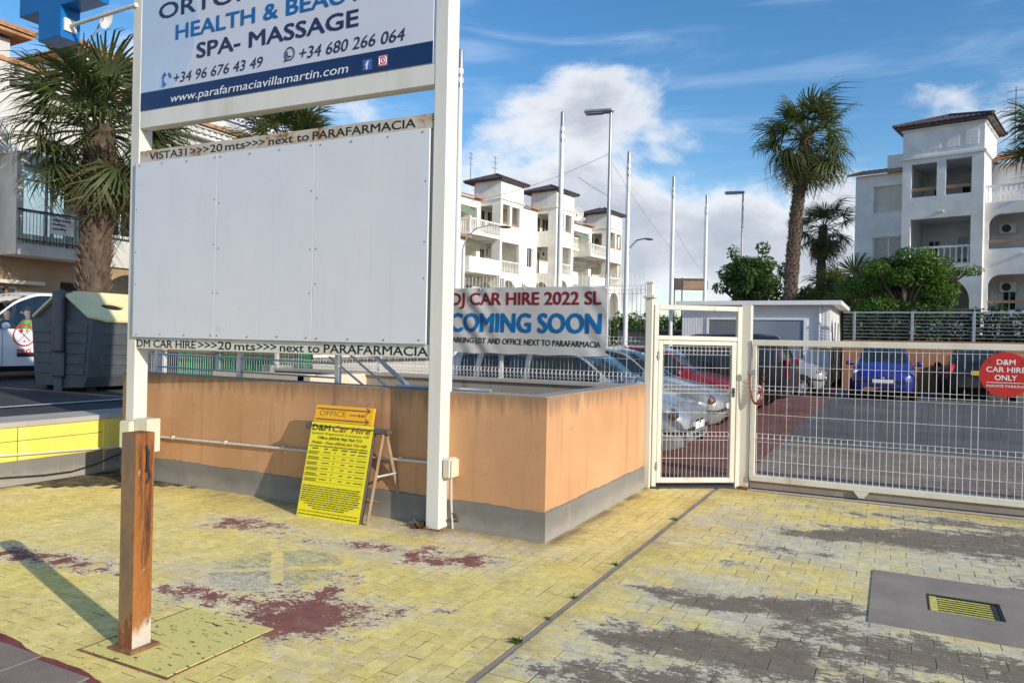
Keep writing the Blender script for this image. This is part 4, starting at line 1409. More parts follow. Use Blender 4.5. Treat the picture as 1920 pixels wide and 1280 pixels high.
# drain grate
gr = thing('drain_grate', 'yellow painted drain grating set in the concrete at the lower right', 'grate', (.4175, 5.425, 0))
MB().box(-.200, .200, -.178, -.165, -.03, .002).box(-.200, .200, .165, .178, -.03, .002).box(-.200, -.188, -.165, .165, -.03, .002).box(.188, .200, -.165, .165, -.03, .002).build('frame', M['dark_steel'], gr)
M['grate_yellow'] = plain('worn_yellow_steel', (.66, .60, .13), .7, var=.25, vs=20, dirt=(.08, .06, .03, 1), dirt_amt=.8)
for i in range(7):
    y = -.150 + i * .0455
    MB().box(-.140, .148, y, y + .016, -.005, -.001, ch=.001).build('bar', M['grate_yellow'], gr)
MB().box(-.186, -.142, -.155, .155, -.02, -.002).build('end_bar', M['grate_yellow'], gr)
MB().box(.150, .186, -.155, .155, -.02, -.003).build('end_bar', M['dark_steel'], gr)
MB().box(-.186, .186, -.163, .163, -.06, -.045).build('pit', M['black'], gr)

# weeds in the joint, dry weeds round the billboard leg
def weed(loc, n, h, mat, name, label, group=None, spread=.6):
    t = thing(name, label, 'weed', loc, 0, group)
    mb = MB()
    for i in range(n):
        a = rnd.uniform(0, 2 * math.pi)
        l = h * rnd.uniform(.5, 1.1)
        b = Vector((rnd.uniform(-.02, .02), rnd.uniform(-.02, .02), 0))
        d = Vector((math.cos(a) * spread, math.sin(a) * spread, rnd.uniform(.5, 1)))
        s = Vector((-math.sin(a), math.cos(a), 0)) * l * .13
        mb.add([b - s * .4, b + s * .4, b + d * l * .6 + s, b + d * l + Vector((0, 0, -l * .25)), b + d * l * .6 - s], [(0, 1, 2, 3, 4)])
    mb.build('leaves', M[mat], t)
    return t
for (y, s, lb) in ((3.55, 1.0, 'largest green weed in the joint, nearest the camera'), (4.35, .6, 'small green weed in the middle of the joint'),
                   (5.15, .7, 'green weed in the joint right of the wall corner'), (6.75, .8, 'bushier green weed in the far part of the joint'), (3.95, .4, 'tiny green weed in the joint, second from the camera')):
    weed((-1.752, y, -.004), int(26 * s) + 8, .042 * s + .008, 'weed', 'weed', lb, 'weeds in the joint')
weed((-3.30, 5.47, 0), 70, .20, 'dry_weed', 'dry_weed', 'dry brown weeds on the right side of the billboard leg', None, .45)
weed((-3.54, 5.27, 0), 80, .10, 'dry_weed', 'dry_weed', 'dry brown tuft at the front of the billboard leg', None, .8)

# ================================================================ VEHICLES
def pchip(xs, ys):
    n = len(xs)
    h = [xs[i + 1] - xs[i] for i in range(n - 1)]
    d = [(ys[i + 1] - ys[i]) / h[i] for i in range(n - 1)]
    m = [0.0] * n
    m[0], m[-1] = d[0], d[-1]
    for i in range(1, n - 1):
        m[i] = 0.0 if d[i - 1] * d[i] <= 0 else 2 * d[i - 1] * d[i] / (d[i - 1] + d[i])
    def f(x):
        i = 0
        while i < n - 2 and x > xs[i + 1]:
            i += 1
        t = (x - xs[i]) / h[i]
        return ((2 * t ** 3 - 3 * t * t + 1) * ys[i] + (t ** 3 - 2 * t * t + t) * h[i] * m[i]
                + (-2 * t ** 3 + 3 * t * t) * ys[i + 1] + (t ** 3 - t * t) * h[i] * m[i + 1])
    return f


# station: distance from the nose, sill height, shoulder height, top height, half width, half width of the top edge
HATCH = dict(L=3.85, keys=[(0, .36, .58, .62, .52, .40), (.10, .26, .64, .70, .70, .52), (.35, .22, .72, .80, .80, .60), (.95, .20, .84, .93, .835, .64), (1.12, .20, .87, .97, .84, .66),
                           (1.75, .20, .91, 1.40, .845, .60), (2.1, .20, .92, 1.46, .845, .60), (2.9, .20, .94, 1.45, .84, .59), (3.35, .22, .96, 1.36, .82, .57), (3.66, .26, .96, 1.02, .78, .60), (3.80, .32, .90, .93, .72, .55), (3.85, .40, .72, .76, .62, .48)],
             cowl=1.10, roof0=1.86, roof1=3.10, tail=3.60, side=(1.34, 3.22), pill=[(2.36, 2.44), (3.02, 3.10)], wheels=(.72, 3.12), wr=.295)
ESTATE = dict(L=4.3, keys=[(0, .36, .58, .62, .52, .40), (.10, .26, .64, .70, .72, .52), (.4, .22, .72, .80, .82, .60), (1.05, .20, .84, .92, .85, .64), (1.25, .20, .87, .96, .86, .66),
                           (1.98, .20, .90, 1.38, .865, .60), (2.35, .20, .91, 1.45, .865, .60), (3.3, .20, .93, 1.45, .86, .60), (3.9, .22, .95, 1.40, .85, .59), (4.16, .26, .95, 1.02, .82, .62), (4.26, .32, .90, .93, .76, .55), (4.3, .40, .72, .76, .66, .48)],
              cowl=1.22, roof0=2.08, roof1=3.85, tail=4.12, side=(1.5, 3.85), pill=[(2.55, 2.63), (3.32, 3.42)], wheels=(.80, 3.42), wr=.30)
SUV = dict(L=4.5, keys=[(0, .46, .76, .82, .58, .46), (.10, .34, .84, .92, .80, .60), (.4, .30, .92, 1.02, .90, .70), (1.1, .28, 1.00, 1.10, .92, .74), (1.3, .28, 1.03, 1.14, .925, .76),
                        (1.95, .28, 1.07, 1.62, .93, .70), (2.3, .28, 1.08, 1.74, .93, .70), (3.6, .28, 1.10, 1.76, .93, .70), (4.1, .30, 1.10, 1.70, .92, .69), (4.36, .34, 1.10, 1.20, .90, .72), (4.46, .40, 1.02, 1.06, .84, .66), (4.5, .48, .86, .90, .72, .56)],
           cowl=1.28, roof0=2.10, roof1=4.05, tail=4.34, side=(1.55, 4.10), pill=[(2.72, 2.80), (3.55, 3.66)], wheels=(.88, 3.55), wr=.36)
CITY = dict(L=3.5, keys=[(0, .36, .62, .66, .56, .44), (.08, .26, .70, .76, .70, .54), (.3, .22, .80, .88, .775, .60), (.62, .20, .88, .98, .795, .62), (.76, .20, .90, 1.02, .80, .63),
                         (1.40, .20, .93, 1.40, .80, .56), (1.75, .20, .94, 1.48, .80, .56), (2.7, .20, .95, 1.47, .80, .56), (3.15, .22, .96, 1.38, .78, .54), (3.38, .26, .96, 1.02, .75, .56), (3.46, .32, .90, .93, .70, .5), (3.5, .40, .72, .76, .62, .45)],
            cowl=.74, roof0=1.50, roof1=3.0, tail=3.34, side=(.98, 3.05), pill=[(1.98, 2.06), (2.80, 2.9)], wheels=(.60, 2.90), wr=.28)
MPV = dict(L=3.95, keys=[(0, .36, .60, .64, .54, .42), (.09, .26, .67, .73, .72, .54), (.32, .22, .77, .85, .83, .62), (.80, .20, .88, .98, .855, .66), (.95, .20, .91, 1.03, .86, .67),
                         (1.58, .20, .94, 1.45, .865, .60), (1.95, .20, .95, 1.53, .865, .60), (2.9, .20, .97, 1.53, .86, .60), (3.45, .22, .98, 1.44, .84, .58), (3.75, .26, .98, 1.04, .80, .60), (3.90, .32, .92, .95, .74, .55), (3.95, .40, .74, .78, .64, .48)],
           cowl=.93, roof0=1.70, roof1=3.2, tail=3.70, side=(1.18, 3.35), pill=[(2.20, 2.28), (2.98, 3.08)], wheels=(.72, 3.20), wr=.295)
VAN = dict(L=4.35, keys=[(0, .40, .70, .74, .60, .46), (.10, .28, .80, .88, .78, .60), (.4, .24, .90, .99, .87, .68), (.95, .22, 1.00, 1.10, .90, .72), (1.10, .22, 1.02, 1.14, .905, .74),
                         (1.80, .22, 1.03, 1.66, .91, .70), (2.2, .22, 1.03, 1.80, .91, .70), (3.6, .22, 1.05, 1.83, .91, .72), (4.15, .24, 1.06, 1.80, .90, .72), (4.30, .28, 1.06, 1.74, .88, .70), (4.34, .32, 1.02, 1.60, .86, .68), (4.35, .40, .98, 1.5, .84, .66)],
           cowl=1.08, roof0=1.95, roof1=4.5, tail=4.6, side=(1.34, 2.42), pill=[], wheels=(.85, 3.55), wr=.32)


def make_car(name, label, loc, rz, S, paint, group=None, glass='car_glass', clear=False, tail_h=.16, lamp=None, cat='car'):
    car = thing(name, label, cat, loc, rz, group)
    L = S['L']
    ks = S['keys']
    fn = [pchip([k[0] for k in ks], [k[i] for k in ks]) for i in range(1, 6)]
    cuts = {0.0, L, S['cowl'], S['roof0'], S['roof1'], S['tail'], *S['side']}
    for p in S['pill']:
        cuts.update(p)
    cuts = {c for c in cuts if c <= L}
    ts = sorted(cuts | {round(L * i / 56, 3) for i in range(57)})
    out = [ts[0]]
    for t in ts[1:]:
        if t - out[-1] > .012 or t in cuts:
            out.append(t)
    ts = out
    NJ = 13
    def section(t):
        zl, zb, zt, w, r = [f(t) for f in fn]
        g = zt - zb
        half = [(w * .80, zl - .02), (w * .93, zl), (w * .985, zl + .10), (w, zl + .5 * (zb - zl)), (w * .99, zb - .10), (w * .972, zb - .02), (w * .94, zb + .012),
                (w * .94 + (r - w * .94) * .45, zb + g * .48), (r + .012, zb + g * .90), (r - .03, zb + g * .965), (r * .72, zt - .005 - g * .005), (r * .36, zt + .008), (0, zt + .012)]
        return half
    pts = [section(t) for t in ts]
    xf = lambda t: L / 2 - t
    groups = {}
    def put(key, quad):
        groups.setdefault(key, MB()).quad(*quad)
    inp = lambda t, rng: rng[0] - 1e-6 < t < rng[1] + 1e-6
    for i in range(len(ts) - 1):
        tm = (ts[i] + ts[i + 1]) / 2
        for j in range(NJ - 1):
            key = 'body'
            if j in (6, 7) and inp(tm, S['side']) and not any(inp(tm, p) for p in S['pill']):
                k = sum(1 for p in S['pill'] if tm > p[0])
                key = ('side_window', k)
            elif j >= 9 and S['cowl'] < tm < S['roof0']:
                key = 'windshield'
            elif j >= 9 and S['roof1'] < tm < S['tail']:
                key = 'rear_window'
            elif j == 1 and .3 < tm < L - .25:
                key = 'sill_trim'
            for s in (1, -1):
                q = [(xf(ts[a]), s * pts[a][b][0], pts[a][b][1]) for a, b in ((i, j), (i + 1, j), (i + 1, j + 1), (i, j + 1))]
                k2 = (*key, s) if isinstance(key, tuple) else key
                put(k2, q if s < 0 else q[::-1])
    for t, e in ((ts[0], 0), (ts[-1], 1)):
        p = section(t)
        poly = [(xf(t), y, z) for y, z in p] + [(xf(t), -y, z) for y, z in p[-2::-1]]
        groups['body'].sheet(poly if e == 0 else poly[::-1])
    for key, mb in groups.items():
        if key == 'body':
            o = mb.build('body', M[paint], car)
            bm = bmesh.new()
            bm.from_mesh(o.data)
            bmesh.ops.remove_doubles(bm, verts=bm.verts, dist=.0008)
            bm.to_mesh(o.data)
            bm.free()
            o.data.polygons.foreach_set('use_smooth', [True] * len(o.data.polygons))
            o.data.set_sharp_from_angle(angle=R(28))
        elif key == 'sill_trim':
            mb.build('sill_trim', M['black'], car)
        else:
            nm = key if isinstance(key, str) else 'side_window'
            mb.build(nm, M['clear_glass'] if clear else M[glass], car, True, 60)
    W = max(k[4] for k in ks)
    # panel gaps of the doors
    mb = MB()
    if S['pill'] or clear:
        for tt in [S['side'][0] + .02] + [p[0] + .03 for p in S['pill']]:
            zl, zb, zt, w, r = [f(tt) for f in fn]
            for s in (1, -1):
                prev = None
                for (y, z) in [(w * .987, zl + .1), (w * 1.002, zl + .5 * (zb - zl)), (w * .992, zb - .1), (w * .974, zb - .02)]:
                    if prev:
                        mb.quad((xf(tt) - .004, s * (prev[0] + .0015), prev[1]), (xf(tt) + .004, s * (prev[0] + .0015), prev[1]), (xf(tt) + .004, s * (y + .0015), z), (xf(tt) - .004, s * (y + .0015), z))
                    prev = (y, z)
        mb.build('door_gap', M['black'], car)
        for s in (1, -1):
            for p in [(S['side'][0] + .85)] + ([S['pill'][0][1] + .75] if S['pill'] else []):
                zl, zb, zt, w, r = [f(p) for f in fn]
                MB().box(xf(p) - .09, xf(p) + .09, s * (w * .99), s * (w + .025), zb - .14, zb - .11, ch=.008).build('door_handle', M[paint], car)
    # wheels
    wr = S['wr']
    for t in S['wheels']:
        for s in (1, -1):
            w = fn[3](t)
            y1 = s * (w + .012)
            wh = MB()
            MB().lathe([(wr * 1.16, 0), (wr * 1.16, s * .03), (0, s * .03)], 24, (xf(t), y1 - s * .04, wr + .02), 'y').build('wheel_arch', M['black'], car)
            ty = MB().lathe([(wr * .66, s * -.01), (wr * .70, s * .035), (wr * .92, s * .045), (wr, s * .01), (wr, s * -.15), (wr * .7, s * -.17)], 26, (xf(t), y1, wr), 'y').build('wheel', M['rubber'], car, True, 50)
            rim = MB().lathe([(0.001, s * .018), (wr * .18, s * .018), (wr * .20, s * .006), (wr * .56, s * -.004), (wr * .60, s * .02), (wr * .68, s * .024), (wr * .69, s * -.01)], 24, (xf(t), y1, wr), 'y').build('rim', M['aluminium'], ty, True, 40)
            mb = MB()
            for k in range(5):
                a = 2 * math.pi * k / 5 + .3
                mb.ellipsoid((xf(t) + math.cos(a) * wr * .40, y1 + s * .004, wr + math.sin(a) * wr * .40), (wr * .09, .008, wr * .09), 8, 5)
            mb.build('rim_hole', M['black'], ty)
    # lamps, grille, bumpers, plates, mirrors
    z_n = fn[1](.12)
    yl = fn[3](.16) - .05
    hh = lamp or (.20, .13, .075)
    for s in (1, -1):
        m3 = Matrix.Rotation(s * R(-52), 3, 'Z') @ Matrix.Rotation(R(18), 3, 'Y')
        c = (xf(.20), s * (fn[3](.20) - .095), fn[1](.20) - .035)
        hl = MB().ellipsoid(c, (.042, hh[0] * .85, hh[2] + .012), 16, 10, m3).build('headlight', M['lamp_glass'], car, True, 180)
        c2 = (c[0] + .012, c[1] + s * .055, c[2] - .012)
        MB().ellipsoid(c2, (.036, hh[0] * .42, hh[2] * .75), 12, 8, m3).build('indicator', M['orange_lens'], hl, True, 180)
        ct = (xf(L - .10), s * (fn[3](L - .12) - .05), fn[1](L - .2) - tail_h * .55)
        MB().box(ct[0] - .05, ct[0] + .05, ct[1] - .075, ct[1] + .065, ct[2] - tail_h, ct[2] + tail_h, ch=.03).build('tail_light', M['red_lens'], car, True, 180)
        tm_ = S['side'][0] + .02
        zb = fn[1](tm_)
        w = fn[3](tm_)
        mr = MB().ellipsoid((xf(tm_), s * (w + .10), zb + .07), (.06, .10, .07), 12, 8).build('mirror', M[paint], car, True, 180)
        MB().box(xf(tm_) - .02, xf(tm_) + .02, s * (w - .03), s * (w + .06), zb + .01, zb + .045).build('mirror_arm', M['black'], mr)
    zf = fn[0](.02)
    MB().box(xf(.0) - .10, xf(.0) + .006, -.34, .34, zf + .02, zf + .10, ch=.02).build('lower_grille', M['black'], car)
    MB().box(xf(.0) - .08, xf(.0) + .010, -.22, .22, fn[1](.02) - .09, fn[1](.02) - .02, ch=.015).build('upper_grille', M['black'], car)
    MB().ellipsoid((xf(0) + .012, 0, fn[1](.02) - .045), (.01, .045, .04), 12, 6).build('badge', M['chrome'], car, True, 180)
    # dark bumper strip wrapped round the nose, bonnet seams
    mb = MB()
    for s in (1, -1):
        prev = None
        for tt in (0.0, .03, .07, .12, .20, .32, .45):
            zl, zb, zt, w, r = [f(tt) for f in fn]
            y = w * (.99 + .012)
            z = zl + .42 * (zb - zl)
            if prev:
                a, b = prev
                q = [(xf(a) + .012, s * b[0], b[1]), (xf(tt) + .012, s * y, z), (xf(tt) + .012, s * y, z + .05), (xf(a) + .012, s * b[0], b[1] + .05)]
                mb.quad(*(q if s > 0 else q[::-1]))
            prev = (tt, (y, z))
        mb.quad((xf(0) + .012, 0, fn[0](0) + .42 * (fn[1](0) - fn[0](0))), (xf(0) + .012, s * fn[3](0) * 1.002, fn[0](0) + .42 * (fn[1](0) - fn[0](0))), (xf(0) + .012, s * fn[3](0) * 1.002, fn[0](0) + .42 * (fn[1](0) - fn[0](0)) + .05), (xf(0) + .012, 0, fn[0](0) + .42 * (fn[1](0) - fn[0](0)) + .05))
    mb.build('bumper_strip', M['black'], car)
    mb = MB()
    for s in (1, -1):
        prev = None
        for k in range(9):
            tt = .16 + (S['cowl'] - .2) * k / 8
            zl, zb, zt, w, r = [f(tt) for f in fn]
            p = (xf(tt), s * (r - .005), zb + (zt - zb) * .955 + .004)
            if prev:
                mb.quad((prev[0], prev[1] - .004, prev[2]), (prev[0], prev[1] + .004, prev[2]), (p[0], p[1] + .004, p[2]), (p[0], p[1] - .004, p[2]))
            prev = p
    mb.build('bonnet_seam', M['black'], car)
    # wipers resting on the foot of the windscreen
    mb = MB()
    for y0 in (-.45, .15):
        zt = fn[2](S['cowl'] + .03)
        zt2 = fn[2](S['cowl'] + .10)
        mb.tube([(xf(S['cowl'] + .02), y0, zt + .02), (xf(S['cowl'] + .10), y0 + .42, zt2 + .02)], .008, 4)
    mb.build('wiper', M['black'], car)
    MB().box(xf(.0) - .01, xf(.0) + .016, -.26, .26, zf + .13, zf + .23, ch=.006).build('number_plate', M['plate_white'], car)
    return car


CARS = 'cars parked in the row behind the gate'
def cz(y):
    return car_park_z(y)
make_car('silver_car', 'silver car parked nearest the gate, half hidden by the orange wall', (-2.32 - 1.975, 10.12, cz(10.1)), 0, MPV, 'silver', CARS)
make_car('silver_hatchback', 'silver hatchback, second car from the gate, with rounded nose', (-2.50 - 1.925, 13.15, cz(13.1)), 0, HATCH, 'silver_grey', CARS)
make_car('red_hatchback', 'red hatchback, third car from the gate, behind the two silver cars', (-2.35 - 1.925, 15.35, cz(15.3)), 0, HATCH, 'red_car', CARS)
make_car('dark_off_roader', 'tall dark off-roader backed in with its red tail light showing', (-2.0 - 2.25, 18.45, cz(18.4)), math.pi, SUV, 'dark_car', CARS, tail_h=.22)
make_car('grey_hatchback', 'pale grey car in front of the white cabin, beyond the dark off-roader', (-1.75 - 1.75, 23.7, cz(23.7)), 0, CITY, 'silver', CARS)
make_car('blue_city_car', 'small bright blue car facing the camera by the terracotta wall', (-.26, 22.95 + 1.75, cz(24)), R(-90), CITY, 'blue_car')
bk = make_car('black_car', 'black car backed up to the terracotta wall behind the red disc sign', (2.15, 24.0 + 1.925, cz(25)), R(90), HATCH, 'black_car')
MB().box(-1.965, -1.93, -.26, .26, .72, .84, ch=.004).build('rear_number_plate', M['plate_yellow'], bk)

# white van in the street with two people on board
van = make_car('white_van', 'white combi van with a red round emblem, passing behind the recycling bin', (-16.15, 6.95 + 2.175, .58), R(-90), VAN, 'white_car', clear=True, cat='van')
MB().box(-1.0, .0, -.70, .70, .28, .34).build('cabin_floor', M['black'], van)
MB().box(-.42, -.36, -.86, .86, .30, 1.68).build('bulkhead', M['black'], van)
MB().box(.50, 1.05, -.80, .80, .85, 1.02, ch=.05).build('dashboard', M['black'], van)
for sy in (.38, -.38):
    MB().box(-.30, .22, sy - .25, sy + .25, .55, .70, ch=.05).box(-.34, -.20, sy - .25, sy + .25, .66, 1.20, ch=.05).box(-.33, -.23, sy - .12, sy + .12, 1.22, 1.46, ch=.05).build('seat', M['cloth_dark'], van)
mb = MB()
mb.tube([(.36 + .05 * math.sin(R(a)), .38 + .18 * math.cos(R(a)), 1.02 + .17 * math.sin(R(a))) for a in range(0, 361, 24)], .013, 6)
mb.build('steering_wheel', M['black'], van)
em = MB().lathe([(.19, 0), (.205, -.002), (.215, 0)], 40, (0, 0, 0), 'y')
emb = link('emblem_ring', em.mesh('emblem_ring', M['sign_red']), van)
emb.rotation_euler = (0, 0, R(180))
emb.location = (.42, .922, .92)
mb = MB()
for a in (45, 135):
    c, s = math.cos(R(a)) * .17, math.sin(R(a)) * .17
    mb.tube([(-c, -.002, -s), (c, -.002, s)], .006, 4)
mb.ellipsoid((-.06, -.002, .09), (.035, .002, .035), 10, 6).ellipsoid((.05, -.002, .10), (.018, .002, .02), 8, 5).ellipsoid((.0, -.002, -.12), (.02, .002, .02), 8, 5)
link('emblem_strokes', mb.mesh('emblem_strokes', M['sign_red']), emb)
lettering(emb, 'PRG', -.13, -.35, .26, .085, M['sign_red'], -.003, .03)
MB().box(-1.3, .55, .90, .93, .50, .58, ch=.02).build('rub_strip', M['black'], van)


def person(label, name, loc, rz, vest, facing=1):
    """seated figure: one skinned body from hips to head, arms forward"""
    p = thing('person', label, 'person', loc, rz)
    sk = bpy.data.meshes.new('body')
    V = [(0, 0, .0), (0, 0, .22), (0, 0, .44), (0.02, 0, .52), (.04, 0, .66), (0.055, 0, .74),
         (0, .19, .42), (.13, .24, .18), (.36, .17, .30), (0, -.19, .42), (.13, -.24, .18), (.36, -.17, .30), (.38, .10, -.02), (.38, -.10, -.02), (.44, .10, -.34), (.44, -.10, -.34)]
    E_ = [(0, 1), (1, 2), (2, 3), (3, 4), (4, 5), (2, 6), (6, 7), (7, 8), (2, 9), (9, 10), (10, 11), (0, 12), (0, 13), (12, 14), (13, 15)]
    rad = [(.16, .13), (.15, .12), (.15, .10), (.06, .06), (.095, .08), (.07, .06), (.065,) * 2, (.05,) * 2, (.035,) * 2, (.065,) * 2, (.05,) * 2, (.035,) * 2, (.075,) * 2, (.075,) * 2, (.05,) * 2, (.05,) * 2]
    sk.from_pydata(V, E_, [])
    o = link('body', sk, p)
    md = o.modifiers.new('skin', 'SKIN')
    for i, r in enumerate(rad):
        sk.skin_vertices[0].data[i].radius = r
    sk.skin_vertices[0].data[0].use_root = True
    o.modifiers.new('sub', 'SUBSURF').levels = 2
    bpy.context.view_layer.update()
    me = bpy.data.meshes.new_from_object(o.evaluated_get(bpy.context.evaluated_depsgraph_get()))
    o.modifiers.clear()
    o.data = me
    me.materials.clear()
    for m_ in (M['skin'], M[vest]):
        me.materials.append(m_)
    for f in me.polygons:
        f.use_smooth = True
        c = f.center
        f.material_index = 0 if (c.z > .50 or (c.x > .25 and c.z > .1)) else 1
    MB().ellipsoid((.015, 0, .72), (.10, .085, .085), 14, 8).build('hair', M['hair'], p, True, 180)
    MB().ellipsoid((.135, 0, .655), (.022, .015, .025), 8, 6).build('nose', M['skin'], p, True, 180)
    for s in (1, -1):
        MB().box(.115, .128, s * .02, s * .06, .675, .70).build('glasses', M['black'], p)
        MB().ellipsoid((.03, s * .088, .665), (.02, .012, .03), 8, 6).build('ear', M['skin'], p, True, 180)
    return p


person('driver with dark hair, glasses and a lime vest inside the white van', 'driver', (-16.15 + .38, 9.10 - .02, .58 + .72), R(-90), 'hivis')
person('passenger in dark clothes on the far seat of the white van', 'passenger', (-16.15 - .38, 9.10, .58 + .72), R(-90), 'cloth_dark')

# ================================================================ RECYCLING BIN
bn = thing('recycling_bin', 'large grey recycling bin with a sloping pale yellow lid and dark hole', 'bin', (-12.23, 8.50, 0.56))
prof = [(-.62, .14), (-.70, .30), (-.80, 1.12), (-.82, 1.22), (.82, 1.22), (.80, 1.12), (.70, .30), (.62, .14)]
mb = MB()
mb.prism([(x, z) for x, z in prof], 'y', -.93, .93)
mb.build('body', M['plastic_grey'], bn)
for i in range(5):
    z = .30 + i * .17
    xo = .70 + (z - .30) * .122
    MB().box(xo - .02, xo + .012, -.72, .80, z + .012, z + .145, ch=.02).build('side_rib', M['plastic_grey'], bn)
for i in range(5):
    z = .32 + i * .17
    for (a, b) in ((-.74, -.18), (.20, .74)):
        k = (.70 + (z - .3) * .122) / .82
        MB().box(a * k, b * k, -.948, -.925, z + .012, z + .15, ch=.012).build('end_rib', M['plastic_grey'], bn)
MB().prism([(-.82, 1.22), (.82, 1.22), (.0, 1.70)], 'y', -.90, .90).build('gable', M['plastic_grey'], bn)
for s in (1, -1):
    mb = MB()
    ln = math.hypot(.84, .49)
    n = Vector((s * .49, 0, .84)).normalized()
    d_ = Vector((-s * .84, 0, .49)).normalized()
    b0 = Vector((s * .86, 0, 1.215))
    hole = []
    for k in range(20):
        a = 2 * math.pi * k / 20
        hole.append((.60 * ln * .8 + .12 * math.sin(a), -.36 + .19 * math.cos(a)))
    # lid as a sheet with a real round hole: ring of quads to the rim, then thickness
    P = lambda u, v, w: b0 + d_ * u + Vector((0, v, 0)) + n * w
    outer = []
    U1 = ln - .02
    for k in range(20):
        a = 2 * math.pi * k / 20
        cx, cy = math.sin(a), math.cos(a)
        m_ = max(abs(cx), abs(cy))
        u = (cx / m_ * .5 + .5) * U1
        v = cy / m_ * .96
        outer.append((u, v))
    vs = [P(u, v, .02) for u, v in hole] + [P(u, v, .02) for u, v in outer] + [P(u, v, -.02) for u, v in hole] + [P(u, v, -.02) for u, v in outer]
    fs = []
    for k in range(20):
        j = (k + 1) % 20
        fs += [(k, 20 + k, 20 + j, j), (40 + k, 40 + j, 60 + j, 60 + k), (k, j, 40 + j, 40 + k), (20 + k, 60 + k, 60 + j, 20 + j)]
    mb.add(vs, fs)
    lid = mb.build('lid', M['plastic_yellow'], bn)
    mb = MB()
    mb.sheet([P(u, v, -.012) for u, v in hole])
    mb.build('hole', M['black'], lid)
MB().box(-.13, .13, -1.02, -.94, .70, 1.72, ch=.02).build('lift_arm', M['plastic_grey'], bn)
MB().box(-.16, .16, -1.00, -.93, .28, .70, ch=.03).build('lift_pocket', M['plastic_grey'], bn)
MB().box(-.10, .10, -.985, -.93, .02, .28, ch=.02).build('lift_foot', M['plastic_grey'], bn)
for x in (-.55, .55):
    for y in (-.75, .75):
        MB().cyl((x - .03, y, .07), (x + .03, y, .07), .07, n=14).build('wheel', M['rubber'], bn)

# ================================================================ POLES AND LAMPS
def flagpole(x, y, top, label):
    t = thing('flagpole', label, 'flagpole', (x, y, 0), 0, 'white flagpoles beside the street')
    MB().tube([(0, 0, 0), (0, 0, top * .5), (0, 0, top - .85)], [.085, .072, .055], 12).build('shaft', M['pole_white'], t, True)
    MB().tube([(0, 0, top - .85), (0, 0, top - .02), (0, 0, top)], [.06, .06, .05], 12).build('head', M['grey_steel'], t, True)
    mb = MB()
    for z in (top - .55, top - .75):
        mb.lathe([(.062, z), (.066, z + .02), (.066, z + .10), (.062, z + .12)], 12)
    mb.build('band', M['pole_white'], t, True)
    MB().tube([(-.09, .02, 1.0), (-.09, .02, top - .5)], .006, 4).build('halyard', M['wood_dark'], t)


for (x, y, tp, lb) in ((-8.72, 14.25, 8.05, 'white flagpole right beside the billboard leg, nearest of the row'), (-8.42, 19.3, 8.05, 'white flagpole in front of the apartment block, second of the row'),
                       (-8.02, 24.0, 8.0, 'white flagpole right of the tall street lamp, third of the row'), (-7.62, 28.2, 8.0, 'white flagpole over the gate, fourth of the row'),
                       (-7.25, 32.2, 8.0, 'white flagpole beside the dark board, farthest of the row')):
    flagpole(x, y, tp, lb)


def street_lamp(x, y, h, label, r=.075):
    t = thing('street_lamp', label, 'street lamp', (x, y, .3), R(10), 'grey street lamps')
    MB().tube([(0, 0, 0), (0, 0, h * .55), (0, 0, h)], [r, r * .9, r * .6], 10).build('column', M['grey_steel'], t, True)
    hd = MB().box(-.85, .08, -.14, .14, h - .02, h + .10, ch=.05).build('lamp_head', M['grey_steel'], t)
    MB().box(-.80, -.25, -.11, .11, h - .035, h - .018, ch=.004).build('lens', M['lamp_glass'], hd)
    return t


street_lamp(-8.08, 22.3, 8.55, 'tall grey street lamp rising in front of the apartment block')
street_lamp(-6.65, 37.2, 8.65, 'slim grey street lamp above the round green tree', .07)
t = thing('curved_lamp', 'small street lamp with a curved arm far behind the flagpoles', 'street lamp', (-12.0, 36.0, .6), R(60))
MB().tube([(0, 0, 0), (0, 0, 5.2), (.1, 0, 5.75), (.6, 0, 6.2), (1.2, 0, 6.35)], [.07, .06, .05, .04, .035], 8).build('column', M['grey_steel'], t, True)
MB().ellipsoid((1.4, 0, 6.33), (.32, .11, .06), 12, 6).build('lamp_head', M['grey_steel'], t, True, 180)
t = thing('wall_lamp_arm', 'curved dark lamp arm in front of the first apartment balcony', 'street lamp', (-17.2, 28.6, .6), R(35))
MB().tube([(0, 0, 0), (0, 0, 5.0), (.15, 0, 5.5), (.55, 0, 5.95), (1.2, 0, 6.15), (1.7, 0, 6.1)], [.045, .04, .035, .03, .025, .02], 8).build('column', M['grey_steel'], t, True)
MB().ellipsoid((1.9, 0, 6.08), (.28, .11, .06), 12, 6).build('lamp_head', M['iron'], t, True, 180)


def catenary(a, b, sagz, n=16):
    a, b = Vector(a), Vector(b)
    return [a.lerp(b, i / n) - Vector((0, 0, sagz * 4 * (i / n) * (1 - i / n))) for i in range(n + 1)]


ov = thing('overhead_wire', 'thin overhead wires strung from the tall street lamp', 'wire', (0, 0, 0))
MB().tube(catenary((-8.1, 22.3, 7.55), (-16.5, 25.0, 6.9), .35), .006, 4).build('strand', M['black'], ov)
MB().tube(catenary((-8.1, 22.3, 6.2), (-9.6, 23.4, 7.15), .02), .007, 4).build('strand', M['black'], ov)
MB().tube(catenary((-8.1, 22.3, 7.4), (-7.62, 28.2, 5.2), .15), .0045, 4).build('strand', M['black'], ov)
MB().tube(catenary((-7.62, 28.2, 6.2), (-7.25, 32.2, 4.6), .2), .0045, 4).build('strand', M['black'], ov)

